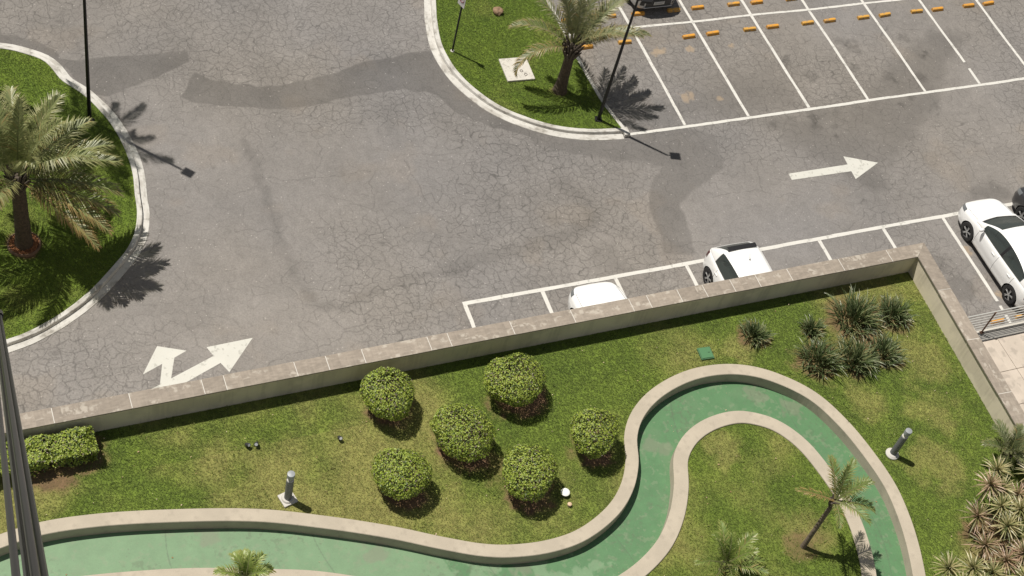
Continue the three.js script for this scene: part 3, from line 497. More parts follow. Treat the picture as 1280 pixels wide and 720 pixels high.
// ------------------------------------------------------------------ palms
function frondGeo(r, len, el, droop, leaf, n, c0, c1, brown, dangle = 0.5) {
  const t = new Tri(), seg = 14, pts = [], es = []; let p = V(0, 0, 0), e = el;
  for (let k = 0; k <= seg; k++) { pts.push(p.clone()); es.push(e); p.add(V(Math.cos(e) * len / seg, Math.sin(e) * len / seg, 0)); e -= droop / seg * (0.35 + 1.3 * k / seg); }
  const at = (f) => { const q = Math.min(seg - 1e-4, f * seg), i = Math.floor(q), u = q - i; return [pts[i].clone().lerp(pts[i + 1], u), mix(es[i], es[i + 1], u)]; };
  const rc = mix3([0.20, 0.22, 0.09], [0.36, 0.26, 0.10], brown);
  for (let k = 0; k < seg; k++) { const w0 = mix(0.032, 0.005, k / seg), w1 = mix(0.032, 0.005, (k + 1) / seg), a = pts[k], b = pts[k + 1], n0 = V(-Math.sin(es[k]), Math.cos(es[k]), 0), S = V(0, 0, 1);
    const q = (c, w, s, u) => c.clone().addScaledVector(S, s * w).addScaledVector(n0, u * w);
    t.quad(q(a, w0, -1, 0), q(b, w1, -1, 0), q(b, w1, 0, 0.8), q(a, w0, 0, 0.8), rc); t.quad(q(a, w0, 0, 0.8), q(b, w1, 0, 0.8), q(b, w1, 1, 0), q(a, w0, 1, 0), rc); t.quad(q(a, w0, 1, 0), q(b, w1, 1, 0), q(b, w1, 0, -0.7), q(a, w0, 0, -0.7), rc); t.quad(q(a, w0, 0, -0.7), q(b, w1, 0, -0.7), q(b, w1, -1, 0), q(a, w0, -1, 0), rc); }
  for (let k = 0; k < n; k++) for (const s of [-1, 1]) {
    const f = 0.12 + 0.88 * (k + r() * 0.6) / n, [c, ee] = at(f), prof = Math.pow(Math.sin(Math.PI * clamp(f * 0.86 + 0.10)), 0.55), L = leaf * prof * (0.85 + 0.3 * r());
    if (L < 0.05) continue;
    const fw = V(Math.cos(ee), Math.sin(ee), 0), up = V(-Math.sin(ee), Math.cos(ee), 0), sw = mix(1.05, 0.45, f) + (r() - 0.5) * 0.22, lift = 0.42 + (r() - 0.5) * 0.35;
    let d = V(0, 0, s).multiplyScalar(Math.sin(sw)).addScaledVector(fw, Math.cos(sw)).addScaledVector(up, lift).normalize();
    const w = (0.013 + 0.007 * r()) * (0.4 + leaf), b = r() < brown ? r() * 0.9 : r() * 0.15;
    const col = mix3(mix3(c0, c1, r()), [0.36, 0.25, 0.10], b), tipc = mix3(col, [0.42, 0.28, 0.11], clamp(brown * 1.1 * r() + 0.1));
    const S = d.clone().cross(up).normalize().multiplyScalar(w);
    const m = c.clone().addScaledVector(d, L * 0.5); const d2 = d.clone().add(V(0, -dangle * (0.5 + r()), 0)).normalize(), tip = m.clone().addScaledVector(d2, L * 0.5);
    t.quad(c.clone().sub(S.clone().multiplyScalar(0.5)), c.clone().add(S.clone().multiplyScalar(0.5)), m.clone().add(S), m.clone().sub(S), col); t.tri(m.clone().sub(S), m.clone().add(S), tip, tipc);
  }
  return t.build();
}
const FROND = new THREE.MeshPhysicalMaterial({ vertexColors: true, roughness: 0.45, transmission: 0.3, thickness: 0 });
const BOOT = M([0.085, 0.068, 0.052], 0.95);
const DARKBARK = (() => { const t = makeTex(128, 256, (i, j) => mix3([0.035, 0.027, 0.02], [0.115, 0.085, 0.06], fbm(i / 7, j / 16, 8, 4))); return new THREE.MeshStandardMaterial({ map: t, roughness: 0.95, bumpMap: t, bumpScale: 0.012 }); })();
function palmTrunk(h, r0, r1, rings, lean = [0, 0], flare = 1.25) {
  const n = rings * 4, seg = 18, P = [], U = [], I = [];
  for (let k = 0; k <= n; k++) { const f = k / n, ph = (k % 4) / 4, rr = mix(r0, r1, f) * (1 + (flare - 1) * Math.pow(1 - f, 6)) * (1 + 0.055 * (1 - ph)); for (let j = 0; j <= seg; j++) { const a = j / seg * Math.PI * 2, w = rr * (1 + 0.05 * (noise(Math.cos(a) * 3 + 9, Math.sin(a) * 3 + f * 20, 5) - 0.5)); P.push(Math.cos(a) * w + lean[0] * f * f, h * f, Math.sin(a) * w + lean[1] * f * f); U.push(j / seg * 2, f * h * 1.2); } }
  for (let k = 0; k < n; k++) for (let j = 0; j < seg; j++) { const a = k * (seg + 1) + j, b = a + seg + 1; I.push(a, b, a + 1, b, b + 1, a + 1); }
  const g = new THREE.BufferGeometry(); g.setAttribute('position', new THREE.Float32BufferAttribute(P, 3)); g.setAttribute('uv', new THREE.Float32BufferAttribute(U, 2)); g.setIndex(I); g.computeVertexNormals(); return g;
}
function palm({ label, at, h, r0, r1, rings, lean = [0, 0], crown, boots = 0, bootLen = 0.35, seed, fronds, c0, c1, trunkMat = BARK }) {
  const o = thing('palm_tree', label, 'palm', at), r = rng(seed);
  part('trunk', palmTrunk(h, r0, r1, rings, lean), trunkMat, o);
  const top = V(lean[0], h, lean[1]);
  const bt = [];
  for (let k = 0; k < boots; k++) { const a = k * 2.4, f = k / boots, y = top.y - 0.1 + f * crown, rr = mix(r1 * 0.95, r1 * 1.15, Math.sin(f * 3)), b = V(top.x + Math.cos(a) * rr * 0.8, y, top.z + Math.sin(a) * rr * 0.8); bt.push(rod(b, b.clone().add(V(Math.cos(a) * bootLen * 0.45, bootLen * (0.75 + 0.3 * r()), Math.sin(a) * bootLen * 0.45)), 0.05, 0.022, 6)); }
  if (boots) { bt.push(place(new THREE.CylinderGeometry(r1 * 0.7, r1 * 1.0, crown, 12), top.x, top.y + crown / 2 - 0.05, top.z)); part('leaf_boots', merge(bt), BOOT, o); }
  fronds.forEach(([az, el, len, droop, brown = 0.1, leaf = 0.5, n = 62, dangle = 0.5]) => {
    const m = part('frond', frondGeo(r, len, el, droop, leaf, n, c0, c1, brown, dangle), FROND, o);
    m.position.set(top.x + Math.cos(az) * r1 * 0.5, top.y + crown * (0.55 + 0.45 * clamp(el)), top.z + Math.sin(az) * r1 * 0.5); m.rotation.y = -az;
  });
}
const D = Math.PI / 180;
const P1F = [[-28, 0.55, 2.5, 0.9, 0.05, 0.62], [-10, 0.40, 2.6, 0.8, 0.08, 0.62], [4, 0.45, 2.7, 1.0, 0.1, 0.6], [14, 0.12, 2.7, 0.8, 0.2, 0.58], [27, 0.05, 2.75, 0.75, 0.45, 0.56], [38, 0.0, 2.8, 0.8, 0.75, 0.55], [48, -0.12, 2.75, 0.75, 0.95, 0.52], [-48, 0.25, 2.5, 0.9, 0.8, 0.5], [-62, 0.35, 2.6, 0.9, 0.55, 0.52], [-84, 0.6, 2.7, 0.9, 0.1, 0.62], [-100, 0.8, 2.7, 1.0, 0.05, 0.62], [-118, 0.45, 2.6, 1.0, 0.1, 0.6], [-140, 0.3, 2.6, 1.0, 0.2, 0.58], [-158, 0.5, 2.6, 1.0, 0.1, 0.58], [178, 0.2, 2.6, 0.9, 0.4, 0.56], [160, 0.45, 2.6, 1.0, 0.2, 0.58], [140, 0.15, 2.5, 0.9, 0.5, 0.55], [122, 0.55, 2.2, 1.2, 0.2, 0.5], [-40, 1.0, 2.4, 0.8, 0.03, 0.6], [20, 0.85, 2.4, 1.0, 0.05, 0.58], [-130, 1.1, 2.3, 0.8, 0.03, 0.58], [170, 1.0, 2.3, 0.9, 0.05, 0.56], [-70, 1.3, 2.1, 0.6, 0.03, 0.52], [70, 1.25, 1.8, 0.9, 0.05, 0.46], [-5, 1.2, 2.1, 0.7, 0.03, 0.5]].map(([a, e, l, d, b, f]) => [a * D, e, l * 0.97, d, b, f * 1.1, 74, 0.75]);
const spiral = (n, seed, len, lo, hi, leaf, nl, brownLow, droop = 1.1) => { const r = rng(seed); return Array.from({ length: n }, (_, k) => { const f = k / (n - 1), el = mix(lo, hi, Math.pow(f, 0.8)); return [k * 2.39996 + (r() - 0.5) * 0.4, el, len * (0.85 + 0.25 * r()) * mix(1, 0.8, f), droop * (0.8 + 0.4 * r()), mix(brownLow, 0.04, Math.pow(f, 0.5)) * r() * 1.4, leaf, nl]; }); };
palm({ label: 'large feathery palm with a ring of red mulch on the kerbed island', at: [-21.68, 0.1, 1.04], h: 2.45, r0: 0.21, r1: 0.18, rings: 20, crown: 0.55, boots: 34, bootLen: 0.4, trunkMat: DARKBARK, seed: 611, c0: [0.18, 0.225, 0.085], c1: [0.29, 0.33, 0.135],
  fronds: P1F });
palm({ label: 'palm with a drooping pale frond beside the concrete slab on the parking island', at: [-3.83, 0.1, -2.22], h: 1.55, r0: 0.19, r1: 0.15, rings: 14, crown: 0.6, boots: 40, bootLen: 0.5, trunkMat: DARKBARK, seed: 622, c0: [0.15, 0.19, 0.085], c1: [0.25, 0.28, 0.14],
  fronds: [[178 * D, 0.35, 2.5, 2.6, 0.6, 0.45, 60, 0.8], [-5 * D, 0.4, 2.6, 1.3, 0.5, 0.5, 60, 0.7], [-30 * D, 0.6, 2.5, 1.2, 0.3, 0.5, 60], [-62 * D, 0.8, 2.4, 1.1, 0.15, 0.5, 60], [-95 * D, 0.9, 2.4, 1.0, 0.1, 0.5, 60], [-125 * D, 0.8, 2.3, 1.1, 0.15, 0.5, 60], [18 * D, 0.75, 2.3, 1.3, 0.35, 0.48, 60, 0.8], [-45 * D, 1.15, 2.2, 0.9, 0.08, 0.52, 70], [8 * D, 0.55, 2.6, 1.1, 0.2, 0.52, 70, 0.7], [-20 * D, 0.85, 2.5, 1.0, 0.1, 0.52, 70], [-80 * D, 0.6, 2.6, 1.2, 0.2, 0.52, 70], [-35 * D, 0.3, 2.6, 1.0, 0.4, 0.5, 66, 0.8], [-110 * D, 1.2, 2.1, 0.8, 0.08, 0.46, 60], [-150 * D, 0.55, 2.2, 1.5, 0.3, 0.48, 60], [40 * D, 1.0, 1.9, 1.2, 0.2, 0.42, 50], [-75 * D, 1.4, 1.9, 0.5, 0.05, 0.4, 50], [-15 * D, 0.15, 2.5, 0.9, 0.7, 0.46, 56, 0.8]] });
palm({ label: 'tall palm at the island edge whose crown shades the lamp post foot', at: [-22.4, 0.1, -5.9], h: 8.6, r0: 0.2, r1: 0.13, rings: 60, crown: 0.5, boots: 24, bootLen: 0.4, trunkMat: DARKBARK, seed: 677, c0: [0.17, 0.225, 0.105], c1: [0.26, 0.315, 0.16], fronds: spiral(18, 67, 2.65, -0.2, 1.3, 0.5, 56, 0.4, 1.2) });
palm({ label: 'young slender palm with one orange frond at the edge of the path kerb', at: [-6.56, LAWN, 17.57], h: 1.75, r0: 0.055, r1: 0.05, rings: 20, lean: [0.14, -0.10], crown: 0.2, boots: 16, bootLen: 0.16, seed: 633, c0: [0.13, 0.20, 0.05], c1: [0.22, 0.30, 0.08],
  fronds: [[-10 * D, 0.5, 1.05, 1.1, 0.15, 0.3, 34], [25 * D, 0.25, 1.0, 1.2, 0.2, 0.28, 34], [-45 * D, 0.7, 1.0, 0.8, 0.1, 0.28, 34], [-85 * D, 0.85, 0.95, 0.8, 0.4, 0.28, 34], [60 * D, 0.5, 0.9, 1.1, 0.1, 0.26, 30], [5 * D, 1.0, 0.85, 0.6, 0.05, 0.25, 30], [-60 * D, 1.2, 0.85, 0.4, 0.05, 0.24, 30], [-155 * D, 0.3, 0.95, 0.35, 1.0, 0.2, 24], [110 * D, 0.4, 0.7, 1.2, 0.2, 0.22, 24]] });
palm({ label: 'low tufted palm with a very short stem on the lawn inside the bend', at: [-8.73, LAWN, 17.62], h: 0.18, r0: 0.07, r1: 0.07, rings: 4, crown: 0.12, boots: 10, bootLen: 0.12, seed: 644, c0: [0.14, 0.23, 0.045], c1: [0.24, 0.33, 0.075], fronds: spiral(11, 64, 1.0, 0.25, 1.3, 0.27, 30, 0.3, 0.9) });
palm({ label: 'bright green feathery palm rising at the inner kerb of the path', at: [-19.2, LAWN, 15.45], h: 0.55, r0: 0.08, r1: 0.075, rings: 8, crown: 0.18, boots: 12, bootLen: 0.16, seed: 655, c0: [0.17, 0.26, 0.05], c1: [0.29, 0.38, 0.09], fronds: spiral(11, 65, 0.68, 0.3, 1.3, 0.24, 36, 0.15, 1.6) });
palm({ label: 'small grey-green palm squeezed against the sunlit wall behind the rosette plants', at: [-0.35, LAWN, 16.75], h: 0.35, r0: 0.07, r1: 0.065, rings: 6, crown: 0.15, boots: 10, bootLen: 0.14, seed: 666, c0: [0.12, 0.17, 0.075], c1: [0.20, 0.25, 0.12], fronds: spiral(12, 66, 0.95, 0.15, 1.3, 0.28, 34, 0.2, 1.0) });

// ------------------------------------------------------------------ garden fittings
const GREY = M([0.155, 0.165, 0.175], 0.55, { metalness: 0.2 }), GREYL = M([0.30, 0.32, 0.34], 0.5, { metalness: 0.2 }), PALE = M([0.52, 0.50, 0.47], 0.8), DIFF = MP([0.62, 0.60, 0.52], 0.4, { transmission: 0.3 });
function bollard(label, x, z, square) {
  const o = thing('bollard_light', label, 'light', [x, LAWN, z], 0.25, 'bollard lights along the path');
  if (square) part('base', merge([box(0.34, 0.05, 0.34, 0, 0.025, 0, 0.012), place(new THREE.CylinderGeometry(0.13, 0.15, 0.04, 24), 0, 0.07, 0)]), PALE, o);
  else part('base', lathe([[0, 0], [0.17, 0], [0.175, 0.03], [0.16, 0.05], [0.13, 0.06], [0.12, 0.09], [0, 0.09]]), PALE, o);
  part('post', lathe([[0.085, 0.05], [0.085, 0.82], [0.08, 0.835], [0, 0.835]]), GREY, o);
  part('collar', lathe([[0.05, 0.83], [0.078, 0.832], [0.08, 0.85], [0.066, 0.865], [0.05, 0.87]]), PALE, o);
  part('diffuser', place(new THREE.CylinderGeometry(0.055, 0.055, 0.09, 20), 0, 0.91, 0), DIFF, o);
  part('cap', lathe([[0, 0.945], [0.083, 0.945], [0.086, 0.955], [0.086, 1.08], [0.08, 1.09], [0, 1.095]]), GREYL, o);
}
bollard('grey bollard light with a square pale base beside the path kerb', -17.75, 13.5, true);
bollard('grey bollard light on a round pale base between the path kerb and the sunlit wall', -3.1, 15.84, false);
{
  const h = thing('inspection_cover', 'small square green inspection cover set in the grass near the wall', 'cover', [-6.55, LAWN, 11.98], -0.06);
  const gm = M([0.07, 0.19, 0.085], 0.6);
  part('frame', box(0.36, 0.05, 0.36, 0, 0.025, 0, 0.006), M([0.06, 0.15, 0.07], 0.7), h); part('lid', box(0.31, 0.02, 0.31, 0, 0.058, 0, 0.006), gm, h);
  part('lifting_slot', box(0.06, 0.006, 0.015, 0.08, 0.069, 0, 0.002), M([0.02, 0.04, 0.02], 0.9), h);
  const v = thing('vent_cap', 'white round vent cap on a short pipe between the shrub and the path kerb', 'cap', [-11.6, LAWN, 14.9]);
  part('pipe', place(new THREE.CylinderGeometry(0.06, 0.06, 0.1, 16), 0, 0.05, 0), M([0.5, 0.5, 0.48], 0.7), v); part('lid', lathe([[0, 0.09], [0.10, 0.09], [0.108, 0.1], [0.105, 0.118], [0.06, 0.128], [0, 0.13]]), M([0.80, 0.80, 0.77], 0.5), v);
  const w = thing('pipe_cap', 'small tan pipe cap in the grass beside the white vent cap', 'cap', [-11.6, LAWN, 15.2]);
  part('pipe', place(new THREE.CylinderGeometry(0.045, 0.045, 0.07, 14), 0, 0.035, 0), M([0.35, 0.27, 0.2], 0.8), w); part('lid', lathe([[0, 0.065], [0.05, 0.065], [0.054, 0.075], [0.04, 0.086], [0, 0.09]], 18), M([0.60, 0.44, 0.30], 0.7), w);
  const spot = (label, x, z, turn, lens) => {
    const s = thing('garden_spotlight', label, 'light', [x, LAWN, z], turn, 'small garden spotlights');
    part('spike', rod(V(0, 0, 0), V(0, 0.07, 0), 0.012), M([0.03, 0.03, 0.03], 0.6), s);
    const b = part('housing', place(lathe([[0, -0.07], [0.03, -0.07], [0.045, -0.03], [0.048, 0.05], [0.04, 0.055], [0.038, 0.05]], 16), 0, 0.11, 0, 0.9), M([0.035, 0.035, 0.038], 0.5), s);
    part('lens', place(new THREE.CylinderGeometry(0.038, 0.038, 0.006, 16), 0, 0.142, 0.037, 0.9), MP(lens, 0.2, { clearcoat: 1 }), b);
  };
  spot('small black ground spotlight, one of a close pair on the lawn before the wall', -18.28, 12.0, 0.6, [0.45, 0.47, 0.48]);
  spot('small black ground spotlight, one of a close pair on the lawn before the wall', -18.08, 12.02, -0.5, [0.45, 0.47, 0.48]);
  spot('lone small spotlight with a white lens on the lawn near the clipped shrubs', -16.22, 12.3, 0.2, [0.85, 0.85, 0.85]);
}

// ------------------------------------------------------------------ island things
const BLACK = M([0.012, 0.012, 0.013], 0.45, { metalness: 0.3 });
function lampPost(label, x, z, h, turn) {
  const o = thing('lamp_post', label, 'lamp post', [x, 0.1, z], turn, 'black lamp posts on the islands');
  part('base_plate', merge([box(0.24, 0.03, 0.24, 0, 0.015, 0), ...[-1, 1].flatMap((a) => [-1, 1].map((b) => place(new THREE.CylinderGeometry(0.014, 0.014, 0.05, 6), a * 0.085, 0.045, b * 0.085)))]), BLACK, o);
  part('pole', lathe([[0.062, 0.02], [0.06, 0.5], [0.048, h * 0.6], [0.036, h], [0, h]], 16), BLACK, o);
  part('arm', rod(V(0, h - 0.05, 0), V(0.14, h + 0.02, 0), 0.022), BLACK, o);
  const hd = part('lamp_head', box(0.34, 0.09, 0.3, 0.26, h + 0.04, 0, 0.02), BLACK, o);
  part('lamp_glass', box(0.26, 0.008, 0.22, 0.26, h - 0.008, 0, 0.003), MP([0.6, 0.6, 0.58], 0.3), hd);
}
lampPost('tall thin black lamp post on the island beside the large palm', -19.05, -3.42, 6.6, -0.8);
lampPost('thin black lamp post at the pointed kerb corner by the parking stalls', -3.01, -0.72, 5.25, -0.3);
{
  const o = thing('parking_sign', 'small white sign plate on a black post on the parking island', 'sign', [-6.87, 0.1, -4.6], 0);
  part('post', rod(V(0, 0, 0), V(0, 2.5, 0), 0.032, 0.032, 12), BLACK, o);
  part('footing', lathe([[0, 0], [0.07, 0], [0.065, 0.03], [0, 0.035]], 16), PALE, o);
  const plate = part('sign_plate', place(new RoundedBoxGeometry(0.34, 0.5, 0.012, 2, 0.005), 0, 2.18, 0), M([0.62, 0.61, 0.60], 0.45), o); plate.rotation.y = -1.25; plate.position.set(-0.045, 0.1, 0.012);
  part('sign_ring', place(new THREE.TorusGeometry(0.11, 0.013, 6, 28), 0, 2.22, 0.007), M([0.20, 0.035, 0.06], 0.5), plate);
  part('sign_bar', place(box(0.2, 0.022, 0.006), 0, 2.22, 0.009, 0, 0, 0.785), M([0.20, 0.035, 0.06], 0.5), plate);
  const slab = thing('concrete_slab', 'square white concrete slab with dark marks set in the island grass', 'slab', [-4.97, 0.1, -3.38], -0.05);
  const slabMap = makeTex(256, 256, (i, j) => { const L = 0.60 - 0.1 * fbm(i / 30, j / 30, 3, 4) + 0.06 * (hash(i, j, 1) - 0.5), d = smooth(0.62, 0.7, fbm(i / 16, j / 16, 9, 4)) * 0.5; return mix3([L, L * 0.96, L * 0.88], [0.28, 0.26, 0.23], d); });
  part('slab', box(0.98, 0.07, 1.06, 0, 0.035, 0, 0.012), new THREE.MeshStandardMaterial({ map: slabMap, roughness: 0.9 }), slab);
  part('lifting_ring', place(new THREE.TorusGeometry(0.05, 0.01, 6, 16), 0.22, 0.075, 0.3, Math.PI / 2), M([0.12, 0.1, 0.09], 0.7), slab);
  part('lifting_ring', place(new THREE.TorusGeometry(0.05, 0.01, 6, 16), 0.12, 0.075, 0.12, Math.PI / 2), M([0.12, 0.1, 0.09], 0.7), slab);
  const rg = new THREE.IcosahedronGeometry(0.19, 4), p = rg.attributes.position;
  for (let i = 0; i < p.count; i++) { const v = V(p.getX(i), p.getY(i), p.getZ(i)), s = 1 + 0.5 * (fbm(v.x * 9 + 3, v.z * 9 + v.y * 7, 5, 3) - 0.5); p.setXYZ(i, v.x * s, v.y * s * 0.65, v.z * s); }
  rg.computeVertexNormals(); rg.translate(-4.65, 0.19, -6.2);
  solo('rock', rg, new THREE.MeshStandardMaterial({ map: makeTex(64, 64, (i, j) => mix3([0.16, 0.09, 0.05], [0.36, 0.25, 0.17], fbm(i / 6, j / 6, 3, 4))), roughness: 0.95 }), 'small brown rock lying alone on the parking island grass', 'rock');
  // mulch ring of the large palm
  const mg = thing('mulch_ring', 'round ring of reddish bark mulch around the foot of the large palm', 'mulch', [-21.68, 0.1, 1.04]);
  part('edging', lathe([[0.40, 0], [0.41, 0.09], [0.43, 0.1], [0.45, 0.09], [0.46, 0]], 40), M([0.16, 0.10, 0.07], 0.9), mg);
  const r = rng(77), ch = []; for (let k = 0; k < 900; k++) { const a = r() * 6.28, d = 0.18 + 0.22 * Math.sqrt(r()); ch.push(place(new THREE.BoxGeometry(0.02 + 0.05 * r(), 0.008, 0.012 + 0.016 * r()), Math.cos(a) * d, 0.05 + 0.04 * r(), Math.sin(a) * d, (r() - 0.5) * 1.2, r() * 6.28, (r() - 0.5) * 1.2)); }
  const cg = merge(ch), cc = []; for (let k = 0; k < 900; k++) { const c = mix3([0.16, 0.06, 0.03], [0.42, 0.20, 0.10], r()); for (let q = 0; q < 36; q++) cc.push(...c); }
  cg.setAttribute('color', new THREE.Float32BufferAttribute(cc, 3));
  part('mulch', cg, new THREE.MeshStandardMaterial({ vertexColors: true, roughness: 0.95 }), mg, { kind: 'stuff' });
  part('soil', place(new THREE.CylinderGeometry(0.41, 0.41, 0.05, 32), 0, 0.025, 0), M([0.09, 0.045, 0.03], 1), mg);
}

// ------------------------------------------------------------------ wheel stops
const STOPM = [5, 25, 45].map((s, q) => { const t = makeTex(128, 64, (i, j) => mix3([0.62, 0.29 + 0.02 * q, 0.030 + 0.01 * q], [0.27, 0.20, 0.13], smooth(0.5 - 0.05 * q, 0.66, fbm(i / 12, j / 12, s, 4)) * (0.6 + 0.12 * q) + (hash(i, j, 2) > 0.95 ? 0.2 : 0))); t.repeat.set(2.2, 2.2); return new THREE.MeshStandardMaterial({ map: t, roughness: 0.7 }); });
const stopShape = new THREE.Shape([[-0.075, 0], [0.075, 0], [0.055, 0.085], [0.035, 0.1], [-0.035, 0.1], [-0.055, 0.085]].map(([x, y]) => new THREE.Vector2(x, y)));
const stopGeo = new THREE.ExtrudeGeometry(stopShape, { depth: 0.46, bevelEnabled: true, bevelSize: 0.006, bevelThickness: 0.012, bevelSegments: 1 }).translate(0, 0, -0.23).rotateY(Math.PI / 2);
function wheelStop(x, z, label, group) { const m = solo('wheel_stop', stopGeo, STOPM[Math.floor(hash(Math.round(x * 50), Math.round(z * 50), 3) * 3)], label, 'wheel stop', group); m.position.set(x, 0.002, z); m.rotation.y = (noise(x * 3, z, 4) - 0.5) * 0.16; }
const ORD = ['first', 'second', 'third', 'fourth', 'fifth', 'sixth', 'seventh', 'eighth', 'ninth', 'tenth', 'eleventh', 'twelfth', 'thirteenth', 'fourteenth'];
for (const [i, [x, z]] of [[-2.05,-4.14], [-0.56,-4.16], [1.95,-4.07], [2.93,-4.09], [4.45,-4.08], [5.42,-4.08], [6.90,-4.06], [7.85,-4.05], [9.31,-4.01], [10.27,-4.01], [11.71,-4.00], [12.66,-3.98], [14.11,-3.98], [15.05, -3.98]].entries())
  wheelStop(x, z, 'orange wheel stop in the empty row, ' + ORD[i] + ' from the palm island kerb', 'wheel stops of the empty row');
for (const [i, [x, z]] of [[-2.21,-5.51], [-0.59,-5.51], [0.53,-5.47], [1.96,-5.46], [2.94,-5.45], [4.43,-5.43], [5.40,-5.40], [6.88, -5.38], [7.83, -5.36], [9.3, -5.34]].entries())
  wheelStop(x, z, 'orange wheel stop in the grey car row, ' + ORD[i] + ' from the palm island kerb', 'wheel stops of the far row');
for (const [i, [x, z]] of [[6.73,9.84], [7.70,9.82], [9.2, 9.82]].entries())
  wheelStop(x, z, 'orange wheel stop behind the railing bars, ' + ORD[i] + ' from the garden wall', 'wheel stops by the railing');

// ------------------------------------------------------------------ railing and pale paving
{
  const o = thing('railing', 'low railing of horizontal steel bars with rusty posts at the stall ends', 'railing', [5.91, 0, 10.1]);
  const steel = M([0.52, 0.52, 0.50], 0.5, { metalness: 0.25 }), rust = M([0.13, 0.07, 0.045], 0.9);
  for (let k = 0; k < 7; k++) part('bar', rod(V(-4.9, 0.2 + k * 0.15, 0.0), V(9, 0.2 + k * 0.15, 0), k === 6 ? 0.026 : 0.017, k === 6 ? 0.026 : 0.017, 10), steel, o);
  for (const x of [-4.4, -2.2, 0, 2.4, 4.8, 7.2]) part('post', merge([box(0.05, 1.13, 0.03, x, 0.565, 0.035, 0.004), box(0.14, 0.012, 0.1, x, 0.086, 0.04, 0.003)]), rust, o);
  const kerb = structure('kerb', uvBox(14, 0.08, 0.12, 7.9, 0.04, 10.1, 0.01), M([0.50, 0.48, 0.44], 0.9));
  const pm = makeTex(256, 256, (i, j) => { const L = 0.47 + 0.12 * (fbm(i / 40, j / 40, 3, 5) - 0.5) + 0.05 * (hash(i, j, 4) - 0.5), d = smooth(0.55, 0.75, fbm(i / 26, j / 26, 11, 4)) * 0.4; return mix3([L * 1.06, L * 0.93, L * 0.80], [0.25, 0.22, 0.19], d); });
  pm.repeat.set(0.5, 0.5);
  const slabMats = [1, 0.94, 1.04].map((k) => new THREE.MeshStandardMaterial({ map: pm, roughness: 0.9, color: new THREE.Color(k, k, k) }));
  const pav = structure('pavement', sheet([[0.7, 10.16], [15, 10.16], [15, 20], [0.7, 20]], 0.012, (x, z) => [x, z]), M([0.40, 0.39, 0.37], 0.95));
  part('step_edge', uvBox(14, 0.09, 0.05, 7.9, 0.045, 10.42, 0.008), M([0.60, 0.57, 0.52], 0.85), pav);
  const r = rng(12);
  for (let i = 0; i < 7; i++) for (let j = 0; j < 6; j++) part('paving_slab', uvBox(1.78, 0.06, 1.18, 1.83 + i * 1.795, 0.045 + (r() - 0.5) * 0.004, 11.045 + j * 1.195, 0.006), slabMats[Math.floor(r() * 3)], pav);
}

// ------------------------------------------------------------------ cars
const tyreM = M([0.018, 0.018, 0.019], 0.9), rimDark = M([0.05, 0.05, 0.055], 0.5, { metalness: 0.5 }), rimLight = M([0.45, 0.46, 0.47], 0.35, { metalness: 0.8 });
const glassM = MP([0.13, 0.155, 0.15], 0.03, { transmission: 0.75, thickness: 0, specularIntensity: 1 }), darkTrim = M([0.015, 0.015, 0.017], 0.4), seatM = M([0.04, 0.04, 0.043], 0.85), lampM = MP([0.13, 0.14, 0.15], 0.12, { clearcoat: 1, clearcoatRoughness: 0.03 }), tailM = MP([0.07, 0.006, 0.008], 0.15, { clearcoat: 1 });
const wheelParts = (() => {
  const tyre = lathe([[0.20, -0.10], [0.30, -0.105], [0.325, -0.085], [0.33, -0.04], [0.33, 0.04], [0.325, 0.085], [0.30, 0.105], [0.225, 0.10], [0.215, 0.06]], 36).rotateZ(Math.PI / 2);
  const rim = merge([lathe([[0, 0.05], [0.21, 0.05], [0.222, 0.098], [0.212, 0.098]], 30).rotateZ(-Math.PI / 2)]);
  const sp = []; for (let k = 0; k < 5; k++) for (const d of [-0.13, 0.13]) sp.push(box(0.02, 0.19, 0.03, 0, 0.125, 0, 0.006).rotateX(d * 0.9).translate(0.085, 0, 0).rotateX(k * Math.PI * 2 / 5)); sp.push(place(new THREE.CylinderGeometry(0.045, 0.05, 0.03, 14), 0.085, 0, 0, 0, 0, Math.PI / 2));
  return { tyre, rim, spokes: merge(sp) };
})();
const interp = (keys, s) => { for (let i = 1; i < keys.length; i++) if (s <= keys[i][0]) { const t = clamp((s - keys[i - 1][0]) / (keys[i][0] - keys[i - 1][0])), p0 = keys[Math.max(0, i - 2)], p1 = keys[i - 1], p2 = keys[i], p3 = keys[Math.min(keys.length - 1, i + 1)]; return p1.slice(1).map((_, k) => { const a = k + 1, h = p2[0] - p1[0], m1 = p2[0] > p0[0] ? (p2[a] - p0[a]) / (p2[0] - p0[0]) * h : 0, m2 = p3[0] > p1[0] ? (p3[a] - p1[a]) / (p3[0] - p1[0]) * h : 0, t2 = t * t, t3 = t2 * t; return (2 * t3 - 3 * t2 + 1) * p1[a] + (t3 - 2 * t2 + t) * m1 + (-2 * t3 + 3 * t2) * p2[a] + (t3 - t2) * m2; }); } return keys.at(-1).slice(1); };
